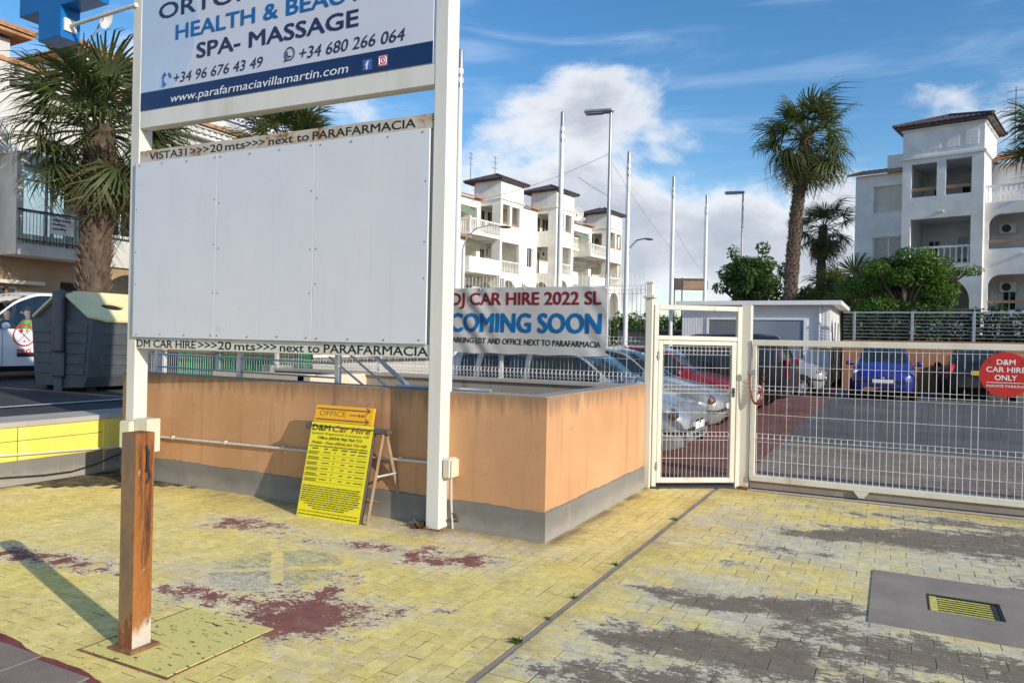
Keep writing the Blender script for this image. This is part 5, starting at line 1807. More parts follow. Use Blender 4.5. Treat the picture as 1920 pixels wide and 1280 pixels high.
# ================================================================ SITE CABIN
cb = thing('site_cabin', 'white ribbed site cabin with a wide dark window behind the parked cars', 'cabin', (-2.0, 28.03, .22))
CH = 2.86
MB().box(-5.15, 0, 0.03, 6.2, .02, CH).build('wall', M['cabin'], cb)
for i in range(int(5.15 / .1)):
    x = -5.13 + i * .1
    z1 = CH - .005
    if -4.20 < x < -.78:
        MB().box(x, x + .062, .008, .03, 2.37, z1).build('wall_rib', M['cabin'], cb)
        MB().box(x, x + .062, .008, .03, .05, .88).build('wall_rib', M['cabin'], cb)
    else:
        MB().box(x, x + .062, .008, .03, .05, z1).build('wall_rib', M['cabin'], cb)
MB().box(-5.30, .35, -.30, 6.4, CH, CH + .05).box(-5.32, .37, -.32, -.28, CH - .03, CH + .12).box(.33, .38, -.30, 6.42, CH - .03, CH + .12).build('roof', M['cabin'], cb)
wn = MB().box(-4.22, -4.14, -.04, .03, .88, 2.38).box(-.84, -.76, -.04, .03, .88, 2.38).box(-4.14, -.84, -.04, .03, 2.31, 2.38).box(-4.14, -.84, -.04, .03, .88, .95).box(-2.92, -2.86, -.03, .03, .95, 2.31).build('window_frame', M['pole_white'], cb)
MB().box(-4.14, -2.92, .0, .02, .95, 2.31).build('pane', M['glass_blue'], wn)
M['glass_pale'] = glass_dark('painted_pale_sky_glass', (0.20, 0.25, 0.31), 0.1)  # paler pane, the reflected sky painted into its base colour
MB().box(-2.86, -.84, .0, .02, .95, 2.31).build('pane', M['glass_pale'], wn)
MB().box(-2.30, -.88, .021, .026, 1.2, 2.28).build('blind', M['cabin'], wn)
MB().cyl((-.33, -.05, .1), (-.33, -.05, CH - .1), .045, n=10).build('down_pipe', M['pole_white'], cb)
for (y, z0, z1, wd) in ((.55, .3, 1.9, .35), (2.0, .9, 2.35, .5), (3.6, .9, 2.35, .5)):
    f = MB().box(.0, .03, y, y + wd, z0, z1).build('side_window_frame', M['pole_white'], cb)
    MB().box(.031, .036, y + .05, y + wd - .05, z0 + .05, z1 - .05).build('pane', M['glass'], f)

# ================================================================ BUILDINGS
def wall_with_holes(mb, x0, x1, z0, z1, y0, y1, holes):
    """upright wall slab with openings: (x0, x1, z0, z1[, 'arch' | corner radius])"""
    xs = sorted({x0, x1, *[max(x0, min(x1, h[k])) for h in holes for k in (0, 1)]})
    for a, b in zip(xs, xs[1:]):
        if b - a < 1e-4:
            continue
        m = (a + b) / 2
        hs = sorted([(h[2], h[3]) for h in holes if h[0] < m < h[1]])
        z = z0
        for (p, q) in hs:
            if p > z + 1e-4:
                mb.box(a, b, y0, y1, z, p)
            z = max(z, q)
        if z < z1 - 1e-4:
            mb.box(a, b, y0, y1, z, z1)
    for h in holes:
        if len(h) > 4:
            hx0, hx1, hz0, hz1, kind = h
            r = (hx1 - hx0) / 2 if kind == 'arch' else kind
            rz = min(r, hz1 - hz0)
            for s in (0, 1):
                xc = hx0 + r if s == 0 else hx1 - r
                xe = hx0 if s == 0 else hx1
                arc = []
                for k in range(9):
                    a = math.pi / 2 * k / 8
                    arc.append((xc + (-1 if s == 0 else 1) * r * math.cos(a), hz1 - rz + rz * math.sin(a)))
                poly = arc + [(xe, hz1)]
                mb.prism(poly, 'y', y0, y1)


def hip_roof(mb, x0, x1, y0, y1, z, pitch, tile=.26, ridge=None):
    """barrel tiles running up the four sides of a hipped roof"""
    cx, cy = (x0 + x1) / 2, (y0 + y1) / 2
    hx, hy = (x1 - x0) / 2, (y1 - y0) / 2
    rmax = min(hx, hy)
    for side in range(4):
        along, depth = ((hx, hy), (hy, hx), (hx, hy), (hy, hx))[side]
        n = max(3, int(2 * along / tile))
        for i in range(n):
            a0 = -along + 2 * along * i / n
            a1 = a0 + 2 * along / n
            am = (a0 + a1) / 2
            run = min(rmax, along - abs(am))
            if run < .02:
                continue
            ring = []
            for k in range(5):
                th = math.pi * k / 4
                ring.append((am - (a1 - a0) / 2 * math.cos(th), .06 * math.sin(th)))
            vs = []
            for (rn, dz) in ((0.0, 0.0), (run, run * pitch)):
                for (u, h) in ring:
                    d = depth - rn
                    p = {0: (u, -d), 1: (d, u), 2: (-u, d), 3: (-d, -u)}[side]
                    vs.append((cx + p[0], cy + p[1], z + dz + h))
            mb.add(vs, [(k, k + 1, k + 6, k + 5) for k in range(4)] + [(0, 1, 2, 3, 4)])
    mb.box(x0 + .06, x1 - .06, y0 + .06, y1 - .06, z - .10, z - .01)
    for s in ((-1, -1), (1, -1), (1, 1), (-1, 1)):
        mb.tube([(cx + s[0] * hx, cy + s[1] * hy, z + .05), (cx + s[0] * (hx - rmax), cy + s[1] * (hy - rmax), z + rmax * pitch + .05)], .09, 6)


def lean_roof(mb, x0, x1, y0, y1, z0, z1, tile=.24):
    """tiles on a slope rising from y0 (eave) to y1"""
    n = max(2, int((x1 - x0) / tile))
    for i in range(n):
        a0 = x0 + (x1 - x0) * i / n
        w = (x1 - x0) / n
        vs = []
        for (y, z) in ((y0, z0), (y1, z1)):
            for k in range(5):
                th = math.pi * k / 4
                vs.append((a0 + w / 2 - w / 2 * math.cos(th), y, z + .055 * math.sin(th)))
        mb.add(vs, [(k, k + 1, k + 6, k + 5) for k in range(4)] + [(0, 1, 2, 3, 4)])
    mb.add([(x0, y0, z0), (x1, y0, z0), (x1, y0, z0 - .08), (x0, y0, z0 - .08)], [(0, 1, 2, 3)])
    mb.add([(x0, y0, z0 - .08), (x1, y0, z0 - .08), (x1, y1, z1 - .08), (x0, y1, z1 - .08)], [(0, 1, 2, 3)])


def balustrade(mb, x0, x1, y, z0, z1, step=.2, r=.045):
    mb.box(x0, x1, y - .06, y + .06, z1 - .10, z1)
    mb.box(x0, x1, y - .05, y + .05, z0, z0 + .07)
    n = max(1, int((x1 - x0) / step))
    for i in range(n):
        x = x0 + (i + .5) * (x1 - x0) / n
        mb.lathe([(r * .6, z0 + .07), (r, z0 + .07 + (z1 - z0) * .25), (r * .55, z0 + (z1 - z0) * .62), (r * .7, z1 - .10)], 7, (x, y, 0))


def window(parent, x0, x1, z0, z1, y, kind='shutter', th=.05):
    f = MB().box(x0, x0 + .05, y, y + th, z0, z1).box(x1 - .05, x1, y, y + th, z0, z1).box(x0 + .05, x1 - .05, y, y + th, z1 - .05, z1).box(x0 + .05, x1 - .05, y, y + th, z0, z0 + .05) \
        .box((x0 + x1) / 2 - .025, (x0 + x1) / 2 + .025, y - .002, y + th, z0 + .05, z1 - .05).build('window', M['pole_white'] if kind != 'shutter' else M['shutter'], parent)
    mb = MB()
    if kind == 'shutter':
        n = int((z1 - z0) / .09)
        for i in range(n):
            z = z0 + .05 + (z1 - z0 - .1) * i / n
            mb.box(x0 + .05, x1 - .05, y + .015, y + .03, z, z + (z1 - z0 - .1) / n * .93)
        mb.build('shutter_slats', M['shutter'], f)
    else:
        mb.box(x0 + .05, x1 - .05, y + .02, y + .03, z0 + .05, z1 - .05)
        mb.build('pane', M['glass'] if kind == 'glass' else M['curtain'], f)
    return f


# ---------------- apartment block on the right, in shade
rb = thing('right_apartment_block', 'white three-storey apartment block with a dark tiled tower at the right edge', 'building', (-1.896, 43.963, 0), R(-13))
RW = 13.0
wing = MB()
wall_with_holes(wing, -.10, 2.34, 2.0, 10.74, 0, .30, [(.80, 2.28, 8.72, 10.10), (.80, 2.28, 6.10, 7.43), (.9, 2.2, 3.6, 5.1)])
wing.box(-.10, .2, .30, 9.0, 2.0, 10.74).box(.2, 2.34, 8.7, 9.0, 2, 10.74).box(.2, 2.34, .30, 8.7, 10.6, 10.74)
wing.build('wing_wall', M['white_wall'], rb)
window(rb, .80, 2.28, 8.72, 10.10, .14, 'shutter')
window(rb, .80, 2.28, 6.10, 7.43, .14, 'curtain')
window(rb, .90, 2.20, 3.6, 5.1, .14, 'shutter')
rf = MB()
lean_roof(rf, -.45, 2.36, -.35, 2.2, 10.78, 11.45, .26)
rfo = rf.build('wing_roof', M['roof_tile'], rb)
MB().box(1.15, 2.32, 1.2, 2.6, 11.0, 11.95).build('chimney', M['white_wall'], rfo)
TY = -.75                                  # the tower stands proud of the wing
tw = MB()
holes = [(2.74, 3.88, 9.19, 10.86), (4.26, 5.37, 9.19, 10.92), (2.74, 5.37, 5.75, 8.10), (3.0, 5.38, 2.9, 5.15, 'arch')]
wall_with_holes(tw, 2.34, 5.88, 2.0, 12.62, TY, TY + .30, holes)
tw.box(2.34, 2.60, TY + .30, 3.0, 2.0, 12.62).box(5.60, 5.88, TY + .30, 3.0, 2.0, 12.62).box(2.60, 5.60, 2.7, 3.0, 2, 12.62)
for z in (3.35, 5.55, 8.45, 11.15, 12.5):
    tw.box(2.60, 5.60, TY + .30, 2.7, z - .18, z)
tw.build('tower_wall', M['white_wall'], rb)
MB().box(2.26, 5.97, TY - .10, TY, 11.10, 11.22).box(5.88, 5.99, TY, 3.0, 11.10, 11.22).box(2.28, 5.95, TY - .08, TY, 12.50, 12.62).box(5.88, 5.97, TY, 3.0, 12.50, 12.62).build('cornice', M['white_wall'], rb)
for i in range(4):
    x = 2.70 + i * .80
    MB().box(x, x + .52, TY - .03, TY, 11.50, 12.18).build('parapet_panel', M['white_wall'], rb)
mb = MB()
hip_roof(mb, 1.95, 6.28, TY - .42, 3.4, 12.74, .35, .27)
mb.build('tower_roof', M['roof_dark'], rb)
for (x0, x1) in ((2.74, 3.88), (4.26, 5.37)):
    MB().box(x0, x1, TY + .05, TY + .12, 9.50, 9.66).build('window_rail', M['brown_rail'], rb)
window(rb, 3.1, 3.7, 8.6, 10.3, 2.64, 'glass')
window(rb, 4.4, 5.3, 8.6, 10.3, 2.64, 'glass')
window(rb, 4.25, 5.35, 5.75, 7.55, 2.64, 'glass')
window(rb, 2.9, 3.5, 6.0, 7.4, 2.64, 'glass')
window(rb, 4.0, 5.4, 3.4, 4.9, 2.64, 'shutter')
mb = MB()
balustrade(mb, 2.60, 5.40, TY + .12, 5.76, 6.70, .235, .05)
mb.build('balustrade', M['white_wall'], rb)
MB().box(3.0, 5.38, TY + .1, TY + .18, 3.42, 3.62).build('terrace_rail', M['brown_rail'], rb)
rw = MB()
wall_with_holes(rw, 5.88, RW, 2.0, 8.66, -.35, -.05, [(6.05, 9.4, 6.45, 8.12, .55), (9.8, RW - .3, 6.45, 8.12, .55), (6.05, 9.4, 3.5, 5.22, .55), (9.8, RW - .3, 3.5, 5.22, .55)])
wall_with_holes(rw, 5.88, RW, 8.66, 11.0, 2.0, 2.3, [(7.4, 8.6, 8.7, 10.5)])
rw.box(5.88, RW, -.05, 2.3, 8.46, 8.64).box(5.88, RW, -.05, 2.3, 5.55, 5.75).box(5.88, RW, 1.9, 2.2, 2.0, 8.4).box(RW - .3, RW, -.05, 9, 2, 11.0).box(5.88, RW, 8.8, 9, 2, 11)
rw.build('right_wing_wall', M['white_wall'], rb)
mb = MB()
balustrade(mb, 5.90, RW, -.22, 8.66, 9.52, .20, .045)
mb.build('terrace_balustrade', M['white_wall'], rb)
for (x0, x1) in ((6.05, 9.4), (9.8, RW - .3)):
    for z in (6.75, 3.85):
        MB().box(x0, x1, -.28, -.20, z, z + .14).build('terrace_rail', M['brown_rail'], rb)
window(rb, 7.6, 8.7, 6.0, 7.7, 1.84, 'glass')
window(rb, 7.5, 8.8, 3.2, 4.9, 1.84, 'glass')
window(rb, 6.4, 7.0, 3.6, 4.7, 1.84, 'glass')
mb = MB()
lean_roof(mb, 5.9, RW + .3, 1.4, 4.5, 11.1, 12.1, .26)
mb.build('right_wing_roof', M['roof_tile'], rb)
mb = MB()
for k in range(3):
    x = 6.6 + k * .9
    mb.cyl((x, 3.6, 12.0), (x, 3.6, 15.2), .02, n=5)
    for z in (14.2, 14.6, 15.0):
        mb.cyl((x - .4, 3.6, z), (x + .4, 3.6, z), .012, n=4)
mb.build('aerial', M['dark_steel'], rb)
for (x, z) in ((4.0, 8.35), (7.6, 8.9), (7.4, 6.15)):
    MB().box(x, x + .22, TY - .10 if x < 5.8 else -.45, TY if x < 5.8 else -.35, z, z + .07).build('spout', M['white_wall'], rb)

for (x, y, z) in ((4.9, 2.35, 10.3), (5.0, 2.35, 7.75), (6.25, 1.55, 7.4), (6.3, 1.55, 4.5)):
    a = MB().box(x, x + .7, y, y + .26, z, z + .5, ch=.02).build('cooling_unit', M['pole_white'], rb)
    MB().lathe([(0.001, -.004), (.19, -.004), (.20, 0)], 16, (x + .3, y, z + .25), 'y').build('fan_grille', M['dark_steel'], a)
for (x, y, z) in ((7.4, .9, 5.75), (8.4, 1.1, 3.4), (3.6, .9, 3.4), (4.6, 1.0, 8.5)):
    MB().box(x, x + .45, y, y + .45, z + .40, z + .45).box(x, x + .45, y + .41, y + .45, z + .45, z + .9).box(x, x + .04, y, y + .04, z, z + .4).box(x + .41, x + .45, y, y + .04, z, z + .4).box(x, x + .04, y + .41, y + .45, z, z + .4).box(x + .41, x + .45, y + .41, y + .45, z, z + .4).build('terrace_chair', M['brown_rail'], rb)

# ---------------- row of apartments in the middle distance, sunlit
mid = thing('middle_apartment_row', 'sunlit white apartment row with three dark roofed towers behind the banner', 'building', (-28.31, 52.91, 0), R(82.4))


def tower(p, x0, x1, dz, yf, name='tower'):
    t = MB()
    c = 13.0 + dz
    up = [(x0 + .30, x0 + 1.30, 10.95 + dz, 12.58 + dz), (x0 + 1.62, x0 + 2.72, 10.95 + dz, 12.54 + dz)]
    lo = [(x0 + .27, x0 + 2.72, 7.05 + dz, 9.55 + dz), (x0 + .36, x0 + 2.3, 3.6, 6.5 + dz, 'arch')]
    wall_with_holes(t, x0, x1, 0.3, c + 1.45, yf, yf + .28, up + lo)
    # the end that faces the camera, with its own openings
    e = MB()
    wall_with_holes(e, 0, 2.3, 0.3, c + 1.45, 0, .26, [(.35, 1.75, 10.9 + dz, 12.52 + dz), (.35, 1.75, 7.1 + dz, 9.5 + dz), (.4, 1.7, 3.6, 6.3 + dz, 'arch')])
    m_ = Matrix.Translation((x0, yf + .28 + 2.3, 0)) @ Matrix.Rotation(R(-90), 4, 'Z')
    t.add([m_ @ Vector(v) for v in e.v], e.f)
    t.box(x1 - .26, x1, yf + .28, yf + 4.5, .3, c + 1.45)
    t.box(x0 + .26, x1 - .26, yf + 2.6, yf + 2.9, .3, c + 1.45)
    for z in (6.85, 9.95, 12.9):
        t.box(x0 + .26, x1 - .26, yf + .28, yf + 2.6, z + dz - .2, z + dz)
    t.build(name + '_wall', M['cream_wall'], p)
    MB().box(x0 - .08, x1 + .08, yf - .09, yf, c - .06, c + .06).box(x0 - .09, x0, yf, yf + 2.5, c - .06, c + .06).build('cornice', M['cream_wall'], p)
    for i in range(4):
        a = x0 + .32 + i * (x1 - x0 - .5) / 4
        MB().box(a, a + .48, yf - .025, yf, c + .40, c + 1.1).build('parapet_panel', M['cream_wall'], p)
    mb = MB()
    hip_roof(mb, x0 - .38, x1 + .38, yf - .38, yf + 3.6, c + 1.55, .40, .28)
    mb.build(name + '_roof', M['roof_dark'], p)
    mb = MB()
    balustrade(mb, x0 + .28, x0 + 2.72, yf + .12, 7.05 + dz, 8.05 + dz, .22)
    mb.build('balustrade', M['cream_wall'], p)
    for (a, b) in ((x0 + .30, x0 + 1.30), (x0 + 1.62, x0 + 2.72)):
        MB().box(a, b, yf + .05, yf + .14, 10.95 + dz, 11.15 + dz).build('window_rail', M['brown_rail'], p)
        window(p, a, b, 11.0 + dz, 12.4 + dz, yf + 2.53, 'glass')
    window(p, x0 + .6, x0 + 1.3, 7.1 + dz, 9.2 + dz, yf + 2.53, 'glass')
    window(p, x0 + 1.6, x0 + 2.6, 8.3 + dz, 9.2 + dz, yf + 2.53, 'shutter')


YT = 0.0          # face of the towers
YM = 2.0          # face of the walls between them
tower(mid, -.05, 3.20, 0.0, YT)
tower(mid, 8.50, 11.65, 0.65, YT)
tower(mid, 18.80, 21.62, 0.2, YT)


def balcony(p, x0, x1, yf, z, solid, dz=0.0):
    b = MB()
    b.box(x0, x1, yf, YM + .05, z - .2, z)
    if solid:
        b.box(x0, x1, yf, yf + .12, z, z + 1.0)
        b.box(x0, x0 + .12, yf + .12, YM, z, z + 1.0)
    else:
        balustrade(b, x0, x1, yf + .06, z, z + 1.05, .2)
        b.box(x0, x0 + .14, yf, yf + .14, z, z + 1.15)
        e = MB()
        balustrade(e, 0, YM - yf - .14, 0, z, z + 1.05, .2)
        m_ = Matrix.Translation((x0 + .06, YM, 0)) @ Matrix.Rotation(R(-90), 4, 'Z')
        b.add([m_ @ Vector(v) for v in e.v], e.f)
    b.build('balcony', M['cream_wall'], p)


def infill(p, x0, x1, dz, loggias, wins):
    t = MB()
    c = 13.0 + dz
    hl = [(a, b, z, z + 2.55) for (a, b, z) in loggias]
    wall_with_holes(t, x0, x1, .3, c + .25, YM, YM + .28, hl + [(a, b, z0, z1) for (a, b, z0, z1, k) in wins])
    t.box(x0, x1, YM + 2.4, YM + 2.7, .3, c + .25)
    for z in (6.85, 9.75, 12.85):
        t.box(x0, x1, YM + .28, YM + 2.4, z + dz - .2, z + dz)
    for (a, b, z) in loggias:
        t.box(a - .25, a - .02, YM + .28, YM + 2.4, z, z + 2.6)
        t.box(b + .02, b + .2, YM + .28, YM + 2.4, z, z + 2.6)
    t.build('row_wall', M['cream_wall'], p)
    for (a, b, z0, z1, k) in wins:
        window(p, a, b, z0, z1, YM + .12, k)
    for (a, b, z) in loggias:
        window(p, a + .5, a + 1.6, z + .05, z + 2.1, YM + 2.32, 'glass')
    r = MB()
    lean_roof(r, x0 - .05, x1 + .05, YM - .35, YM + 3.4, c + .32, c + 1.5, .26)
    r.build('row_roof', M['roof_tile'], p)


infill(mid, -9.5, -.05, -.25, [(-3.95, -.55, 9.75), (-3.95, -.55, 6.75)], [(-5.35, -4.75, 9.9, 12.4, 'glass'), (-7.4, -6.2, 11.0, 12.4, 'shutter'), (-7.4, -6.2, 8.0, 9.5, 'shutter'), (-5.35, -4.75, 6.8, 9.3, 'glass'), (-3.6, -.9, 3.8, 6.0, 'glass'), (-7.4, -6.2, 4.6, 6.2, 'glass')])
balcony(mid, -4.05, -.12, -.05, 9.85, False)
balcony(mid, -4.05, -.12, -.05, 6.95, True)
infill(mid, 3.20, 8.50, .2, [], [(4.50, 5.90, 11.15, 12.58, 'shutter'), (4.45, 5.90, 8.20, 9.65, 'shutter'), (4.45, 5.85, 5.2, 6.8, 'glass'), (6.9, 7.8, 8.2, 9.9, 'glass')])
infill(mid, 11.65, 18.80, .1, [(15.05, 18.2, 10.0), (15.05, 18.2, 6.95)], [(11.85, 12.3, 10.4, 12.8, 'glass'), (13.1, 14.1, 11.1, 12.4, 'shutter'), (11.9, 13.9, 7.2, 9.4, 'glass'), (13.0, 14.0, 8.0, 9.3, 'shutter'), (12.2, 13.4, 4.6, 6.5, 'glass'), (15.4, 17.9, 4.0, 6.2, 'glass')])
balcony(mid, 11.72, 14.2, .9, 10.55, False)
balcony(mid, 11.72, 14.2, .9, 7.3, True)
balcony(mid, 14.9, 18.72, -.05, 10.1, False)
balcony(mid, 14.9, 18.72, -.05, 7.0, True)
MB().box(3.2, 4.0, .8, 2.0, 12.2, 13.6).build('step_block', M['cream_wall'], mid)
for (x, y, z) in ((-3.4, 3.9, 8.55), (1.7, 2.2, 8.75), (-2.2, 3.9, 11.6), (17.0, 3.9, 11.9), (17.2, 3.9, 9.0), (9.6, 2.2, 9.4)):
    a = MB().box(x, x + .8, y, y + .3, z, z + .55, ch=.02).build('cooling_unit', M['pole_white'], mid)
    MB().lathe([(0.001, -.004), (.20, -.004), (.21, 0)], 16, (x + .35, y, z + .28), 'y').build('fan_grille', M['dark_steel'], a)
M['awning'] = plain('green_striped_awning', (.16, .24, .17), .8, var=.2, vs=4)
for (x0, x1, z) in ((-3.6, -1.6, 12.2), (15.2, 17.0, 12.4), (4.5, 5.9, 6.85)):
    yy = YM - .02
    MB().add([(x0, yy, z), (x1, yy, z), (x1, yy - .75, z - .55), (x0, yy - .75, z - .55), (x1, yy - .75, z - .72), (x0, yy - .75, z - .72)], [(0, 1, 2, 3), (3, 2, 4, 5)]).build('awning', M['awning'], mid)
for (x, z) in ((13.25, 14.2), (15.6, 14.2)):
    d = MB()
    d.lathe([(0.001, .16), (.25, .14), (.5, .07), (.66, 0), (.68, .0)], 24, (0, 0, 0), 'y')
    o = d.build('satellite_dish', M['pole_white'], mid, True, 180)
    o.location = (x, YM - .1, z)
    o.rotation_euler = (R(18), 0, R(-35))
    MB().cyl((0, .1, 0), (0, .3, -.9), .05, n=6).build('mast', M['grey_steel'], o)
mb = MB()
for (x, y) in ((2.6, 2.6), (.4, 3.5)):
    mb.cyl((x, y, 14.6), (x, y, 17.2), .025, n=5)
    for z in (16.2, 16.7, 17.1):
        mb.cyl((x - .35, y, z), (x + .35, y, z), .015, n=4)
mb.build('aerial', M['dark_steel'], mid)

# ---------------- building across the street on the left
lb = thing('left_street_building', 'white two-storey street building with glazed balcony behind the big palm', 'building', (-22.525, 11.0, 0.5), R(90))
# local x runs along the street, the front faces local -y
lw = MB()
wall_with_holes(lw, -7.0, 13.0, 3.2, 8.4, 0, .28, [(1.35, 3.12, 4.4 - .5, 6.15 - .5 + .4), (4.45, 5.35, 4.2, 5.55), (7.2, 8.4, 4.2, 5.6), (-3.4, -1.4, 4.0, 6.0), (10, 11.3, 4.2, 5.6)])
lw.box(-7, 13, .28, 8, 8.2, 8.4).box(-7, -6.7, .28, 8, 0, 8.4).box(12.7, 13, .28, 8, 0, 8.4)
lw.build('upper_wall', M['left_wall'], lb)
gw = MB()
wall_with_holes(gw, -7.0, 13.0, 0.0, 3.2, .10, .38, [(-.2, 1.75, .9, 2.35), (2.95, 3.75, .15, 2.6), (4.25, 6.3, .15, 3.0, 'arch'), (7.3, 9.0, .15, 2.9, 'arch'), (-4, -2.2, .9, 2.4)])
gw.build('ground_floor_wall', M['stone'], lb)
MB().box(-7, 13, 1.6, 1.8, 0, 3.2).build('back_wall', M['shutter'], lb)
w_ = window(lb, -.2, 1.75, .9, 2.35, .18, 'glass')
mb = MB()
for i in range(5):
    mb.box(-.2 + i * .4, -.12 + i * .4, .14, .2, .9, 2.35)
for z in (1.35, 1.85):
    mb.box(-.2, 1.75, .145, .195, z, z + .06)
mb.build('wooden_bars', M['wood_window'], w_)
MB().box(-.4, 2.3, -.25, .10, 2.42, 2.52).build('awning', M['shutter'], lb)
MB().box(2.98, 3.72, .30, .36, .15, 2.58).build('door', M['black'], lb)
# projecting glazed balcony
gb = MB().box(1.05, 3.42, -.95, .0, 3.20, 3.52).box(1.05, 3.42, -.95, 0, 5.72, 6.05).box(1.05, 1.24, -.95, 0, 3.52, 5.72).box(3.22, 3.42, -.95, 0, 3.52, 5.72).build('glazed_balcony', M['left_wall'], lb)
mb = MB()
for x in (1.24, 1.94, 2.10, 2.62, 3.16):
    mb.box(x, x + .06, -.80, -.74, 3.52, 5.72)
for z in (4.42, 5.30):
    mb.box(1.30, 3.16, -.795, -.745, z, z + .06)
mb.build('glazing_bars', M['grey_steel'], gb)
MB().box(1.25, 3.20, -.77, -.76, 3.54, 5.70).build('pane', M['clear_glass'], gb)
mb = MB()
for i in range(24):
    x = 1.12 + i * .094
    mb.cyl((x, -.98, 3.50), (x, -.98, 4.45), .009, n=4)
mb.box(1.08, 3.34, -1.0, -.96, 4.43, 4.47).box(1.08, 3.34, -1.0, -.96, 3.60, 3.63)
mb.build('balcony_railing', M['iron'], gb)
MB().box(1.95, 2.62, -1.03, -1.01, 3.86, 4.36).build('notice_board', M['white_text'], gb)
mb = MB()
for z in (4.25, 4.13, 4.0):
    mb.box(2.0, 2.0 + rnd.uniform(.35, .55), -1.034, -1.031, z, z + .04)
mb.build('notice_lines', M['black_text'], gb)
for (x0, x1, z0, z1) in ((4.45, 5.35, 4.2, 5.55), (7.2, 8.4, 4.2, 5.6), (-3.4, -1.4, 4.0, 6.0), (10, 11.3, 4.2, 5.6)):
    window(lb, x0, x1, z0, z1, .14, 'glass')
mb = MB()
for i in range(12):
    mb.cyl((4.4 + i * .09, -.06, 4.1), (4.4 + i * .09, -.06, 4.6), .008, n=4)
mb.box(4.38, 5.42, -.075, -.045, 4.6, 4.63).box(4.38, 5.42, -.075, -.045, 4.1, 4.13)
mb.build('window_railing', M['iron'], lb)
# cornice with little corbels under tiled eave
MB().box(-7, 13, -.30, 0, 8.14, 8.26).box(-7, 13, -.45, 0, 8.44, 8.54).build('cornice', M['left_wall'], lb)
mb = MB()
for i in range(72):
    x = -6.9 + i * .276
    mb.box(x, x + .13, -.40, 0, 8.262, 8.438)
mb.build('corbels', M['left_wall'], lb)
mb = MB()
lean_roof(mb, -7, 13, -.55, 3.2, 8.60, 9.5, .24)
lbr = mb.build('roof', M['roof_tile'], lb)
MB().box(-2.6, 1.05, -.5, 4, 6.0, 9.15).build('corner_tower_wall', M['left_wall'], lb)
mb = MB()
hip_roof(mb, -2.9, 1.5, -.95, 4.3, 9.32, .36, .25)
mb.build('corner_tower_roof', M['roof_tile'], lb)
# gable with a blue tile band further along
MB().box(6.6, 13.4, -.35, .0, 8.3, 9.5).build('parapet', M['left_wall'], lb)
mb = MB()
mb.box(6.6, 13.4, -.37, -.352, 9.30, 9.38).box(6.6, 13.4, -.37, -.352, 8.98, 9.05)
for i in range(34):
    mb.box(6.65 + i * .2, 6.73 + i * .2, -.366, -.352, 9.13, 9.21)
mb.build('blue_tile_band', M['blue_tile'], lb)
MB().cyl((10.35, -.2, 9.5), (10.35, -.2, 10.6), .14, n=12).build('vent_pipe', M['pole_white'], lb)
MB().box(4.2, 6.5, 1.2, 4.5, 8.6, 10.2).build('roof_room', M['cream_wall'], lb)
mb = MB()
hip_roof(mb, 3.9, 6.8, .8, 4.9, 10.3, .35, .25)
mb.build('roof_room_roof', M['roof_tile'], lb)
for (x, y, z, r) in ((4.6, .6, 11.3, .3), (11.6, 1.2, 10.0, .55), (12.5, 1.2, 10.05, .5)):
    o = MB().lathe([(0.001, .12), (r * .5, .09), (r, 0), (r + .02, 0)], 18, (0, 0, 0), 'y').build('satellite_dish', M['pole_white'], lb, True, 180)
    o.location = (x, y, z)
    o.rotation_euler = (R(25), 0, R(30))
    MB().cyl((0, .1, 0), (0, .15, -1.2), .03, n=5).build('mast', M['grey_steel'], o)
# link between left building and the row further on
ln_ = thing('link_building', 'plain white building with tiled roof between the street building and the apartment row', 'building', (-25.5, 26.0, .5), R(86))
t = MB()
wall_with_holes(t, 0, 15, 0, 7.6, 0, .3, [(1.5 + i * 3.3, 2.8 + i * 3.3, z, z + 1.4) for i in range(4) for z in (1.0, 4.4)])
t.box(0, .3, .3, 8, 0, 7.6).box(14.7, 15, .3, 8, 0, 7.6).box(0.3, 14.7, 7.7, 8, 0, 7.6)
t.build('wall', M['cream_wall'], ln_)
for i in range(4):
    for z in (1.0, 4.4):
        window(ln_, 1.5 + i * 3.3, 2.8 + i * 3.3, z, z + 1.4, .12, 'glass')
mb = MB()
lean_roof(mb, -.2, 15.2, -.4, 4.2, 7.65, 8.9, .26)
mb.build('roof', M['roof_tile'], ln_)

# ---------------- terracotta garden wall with railing
gwl = thing('terracotta_wall', 'terracotta rendered garden wall with a grey rail fence on top, behind the blue car', 'wall', (-1.55, 27.55, 0))
MB().box(0, 16, 0, .3, 0.0, 1.86).build('wall_body', M['orange_far'], gwl)
gf = thing('rail_fence', 'grey steel rail fence along the top of the terracotta wall', 'fence', (-1.55, 27.66, 1.86))
for i in range(9):
    MB().box(i * 1.72 + .30, i * 1.72 + .38, -.04, .04, 0, .96, ch=.006).build('post', M['grey_steel'], gf)
for k in range(7):
    z = .10 + k * .115
    MB().cyl((0, 0, z), (15.0, 0, z), .012, n=5).build('rail', M['grey_steel'], gf)
MB().box(0, 15, -.03, .03, .90, .95).build('top_rail', M['grey_steel'], gf)
pl = thing('small_wall_box', 'dark little box on the terracotta wall beside the black car', 'box', (1.28, 27.52, 1.0))
MB().box(-.12, .12, -.12, .02, -.12, .12, ch=.02).build('case', M['black'], pl)
MB().box(-.09, .09, -.13, -.122, -.09, .09).build('door', M['dark_steel'], pl)

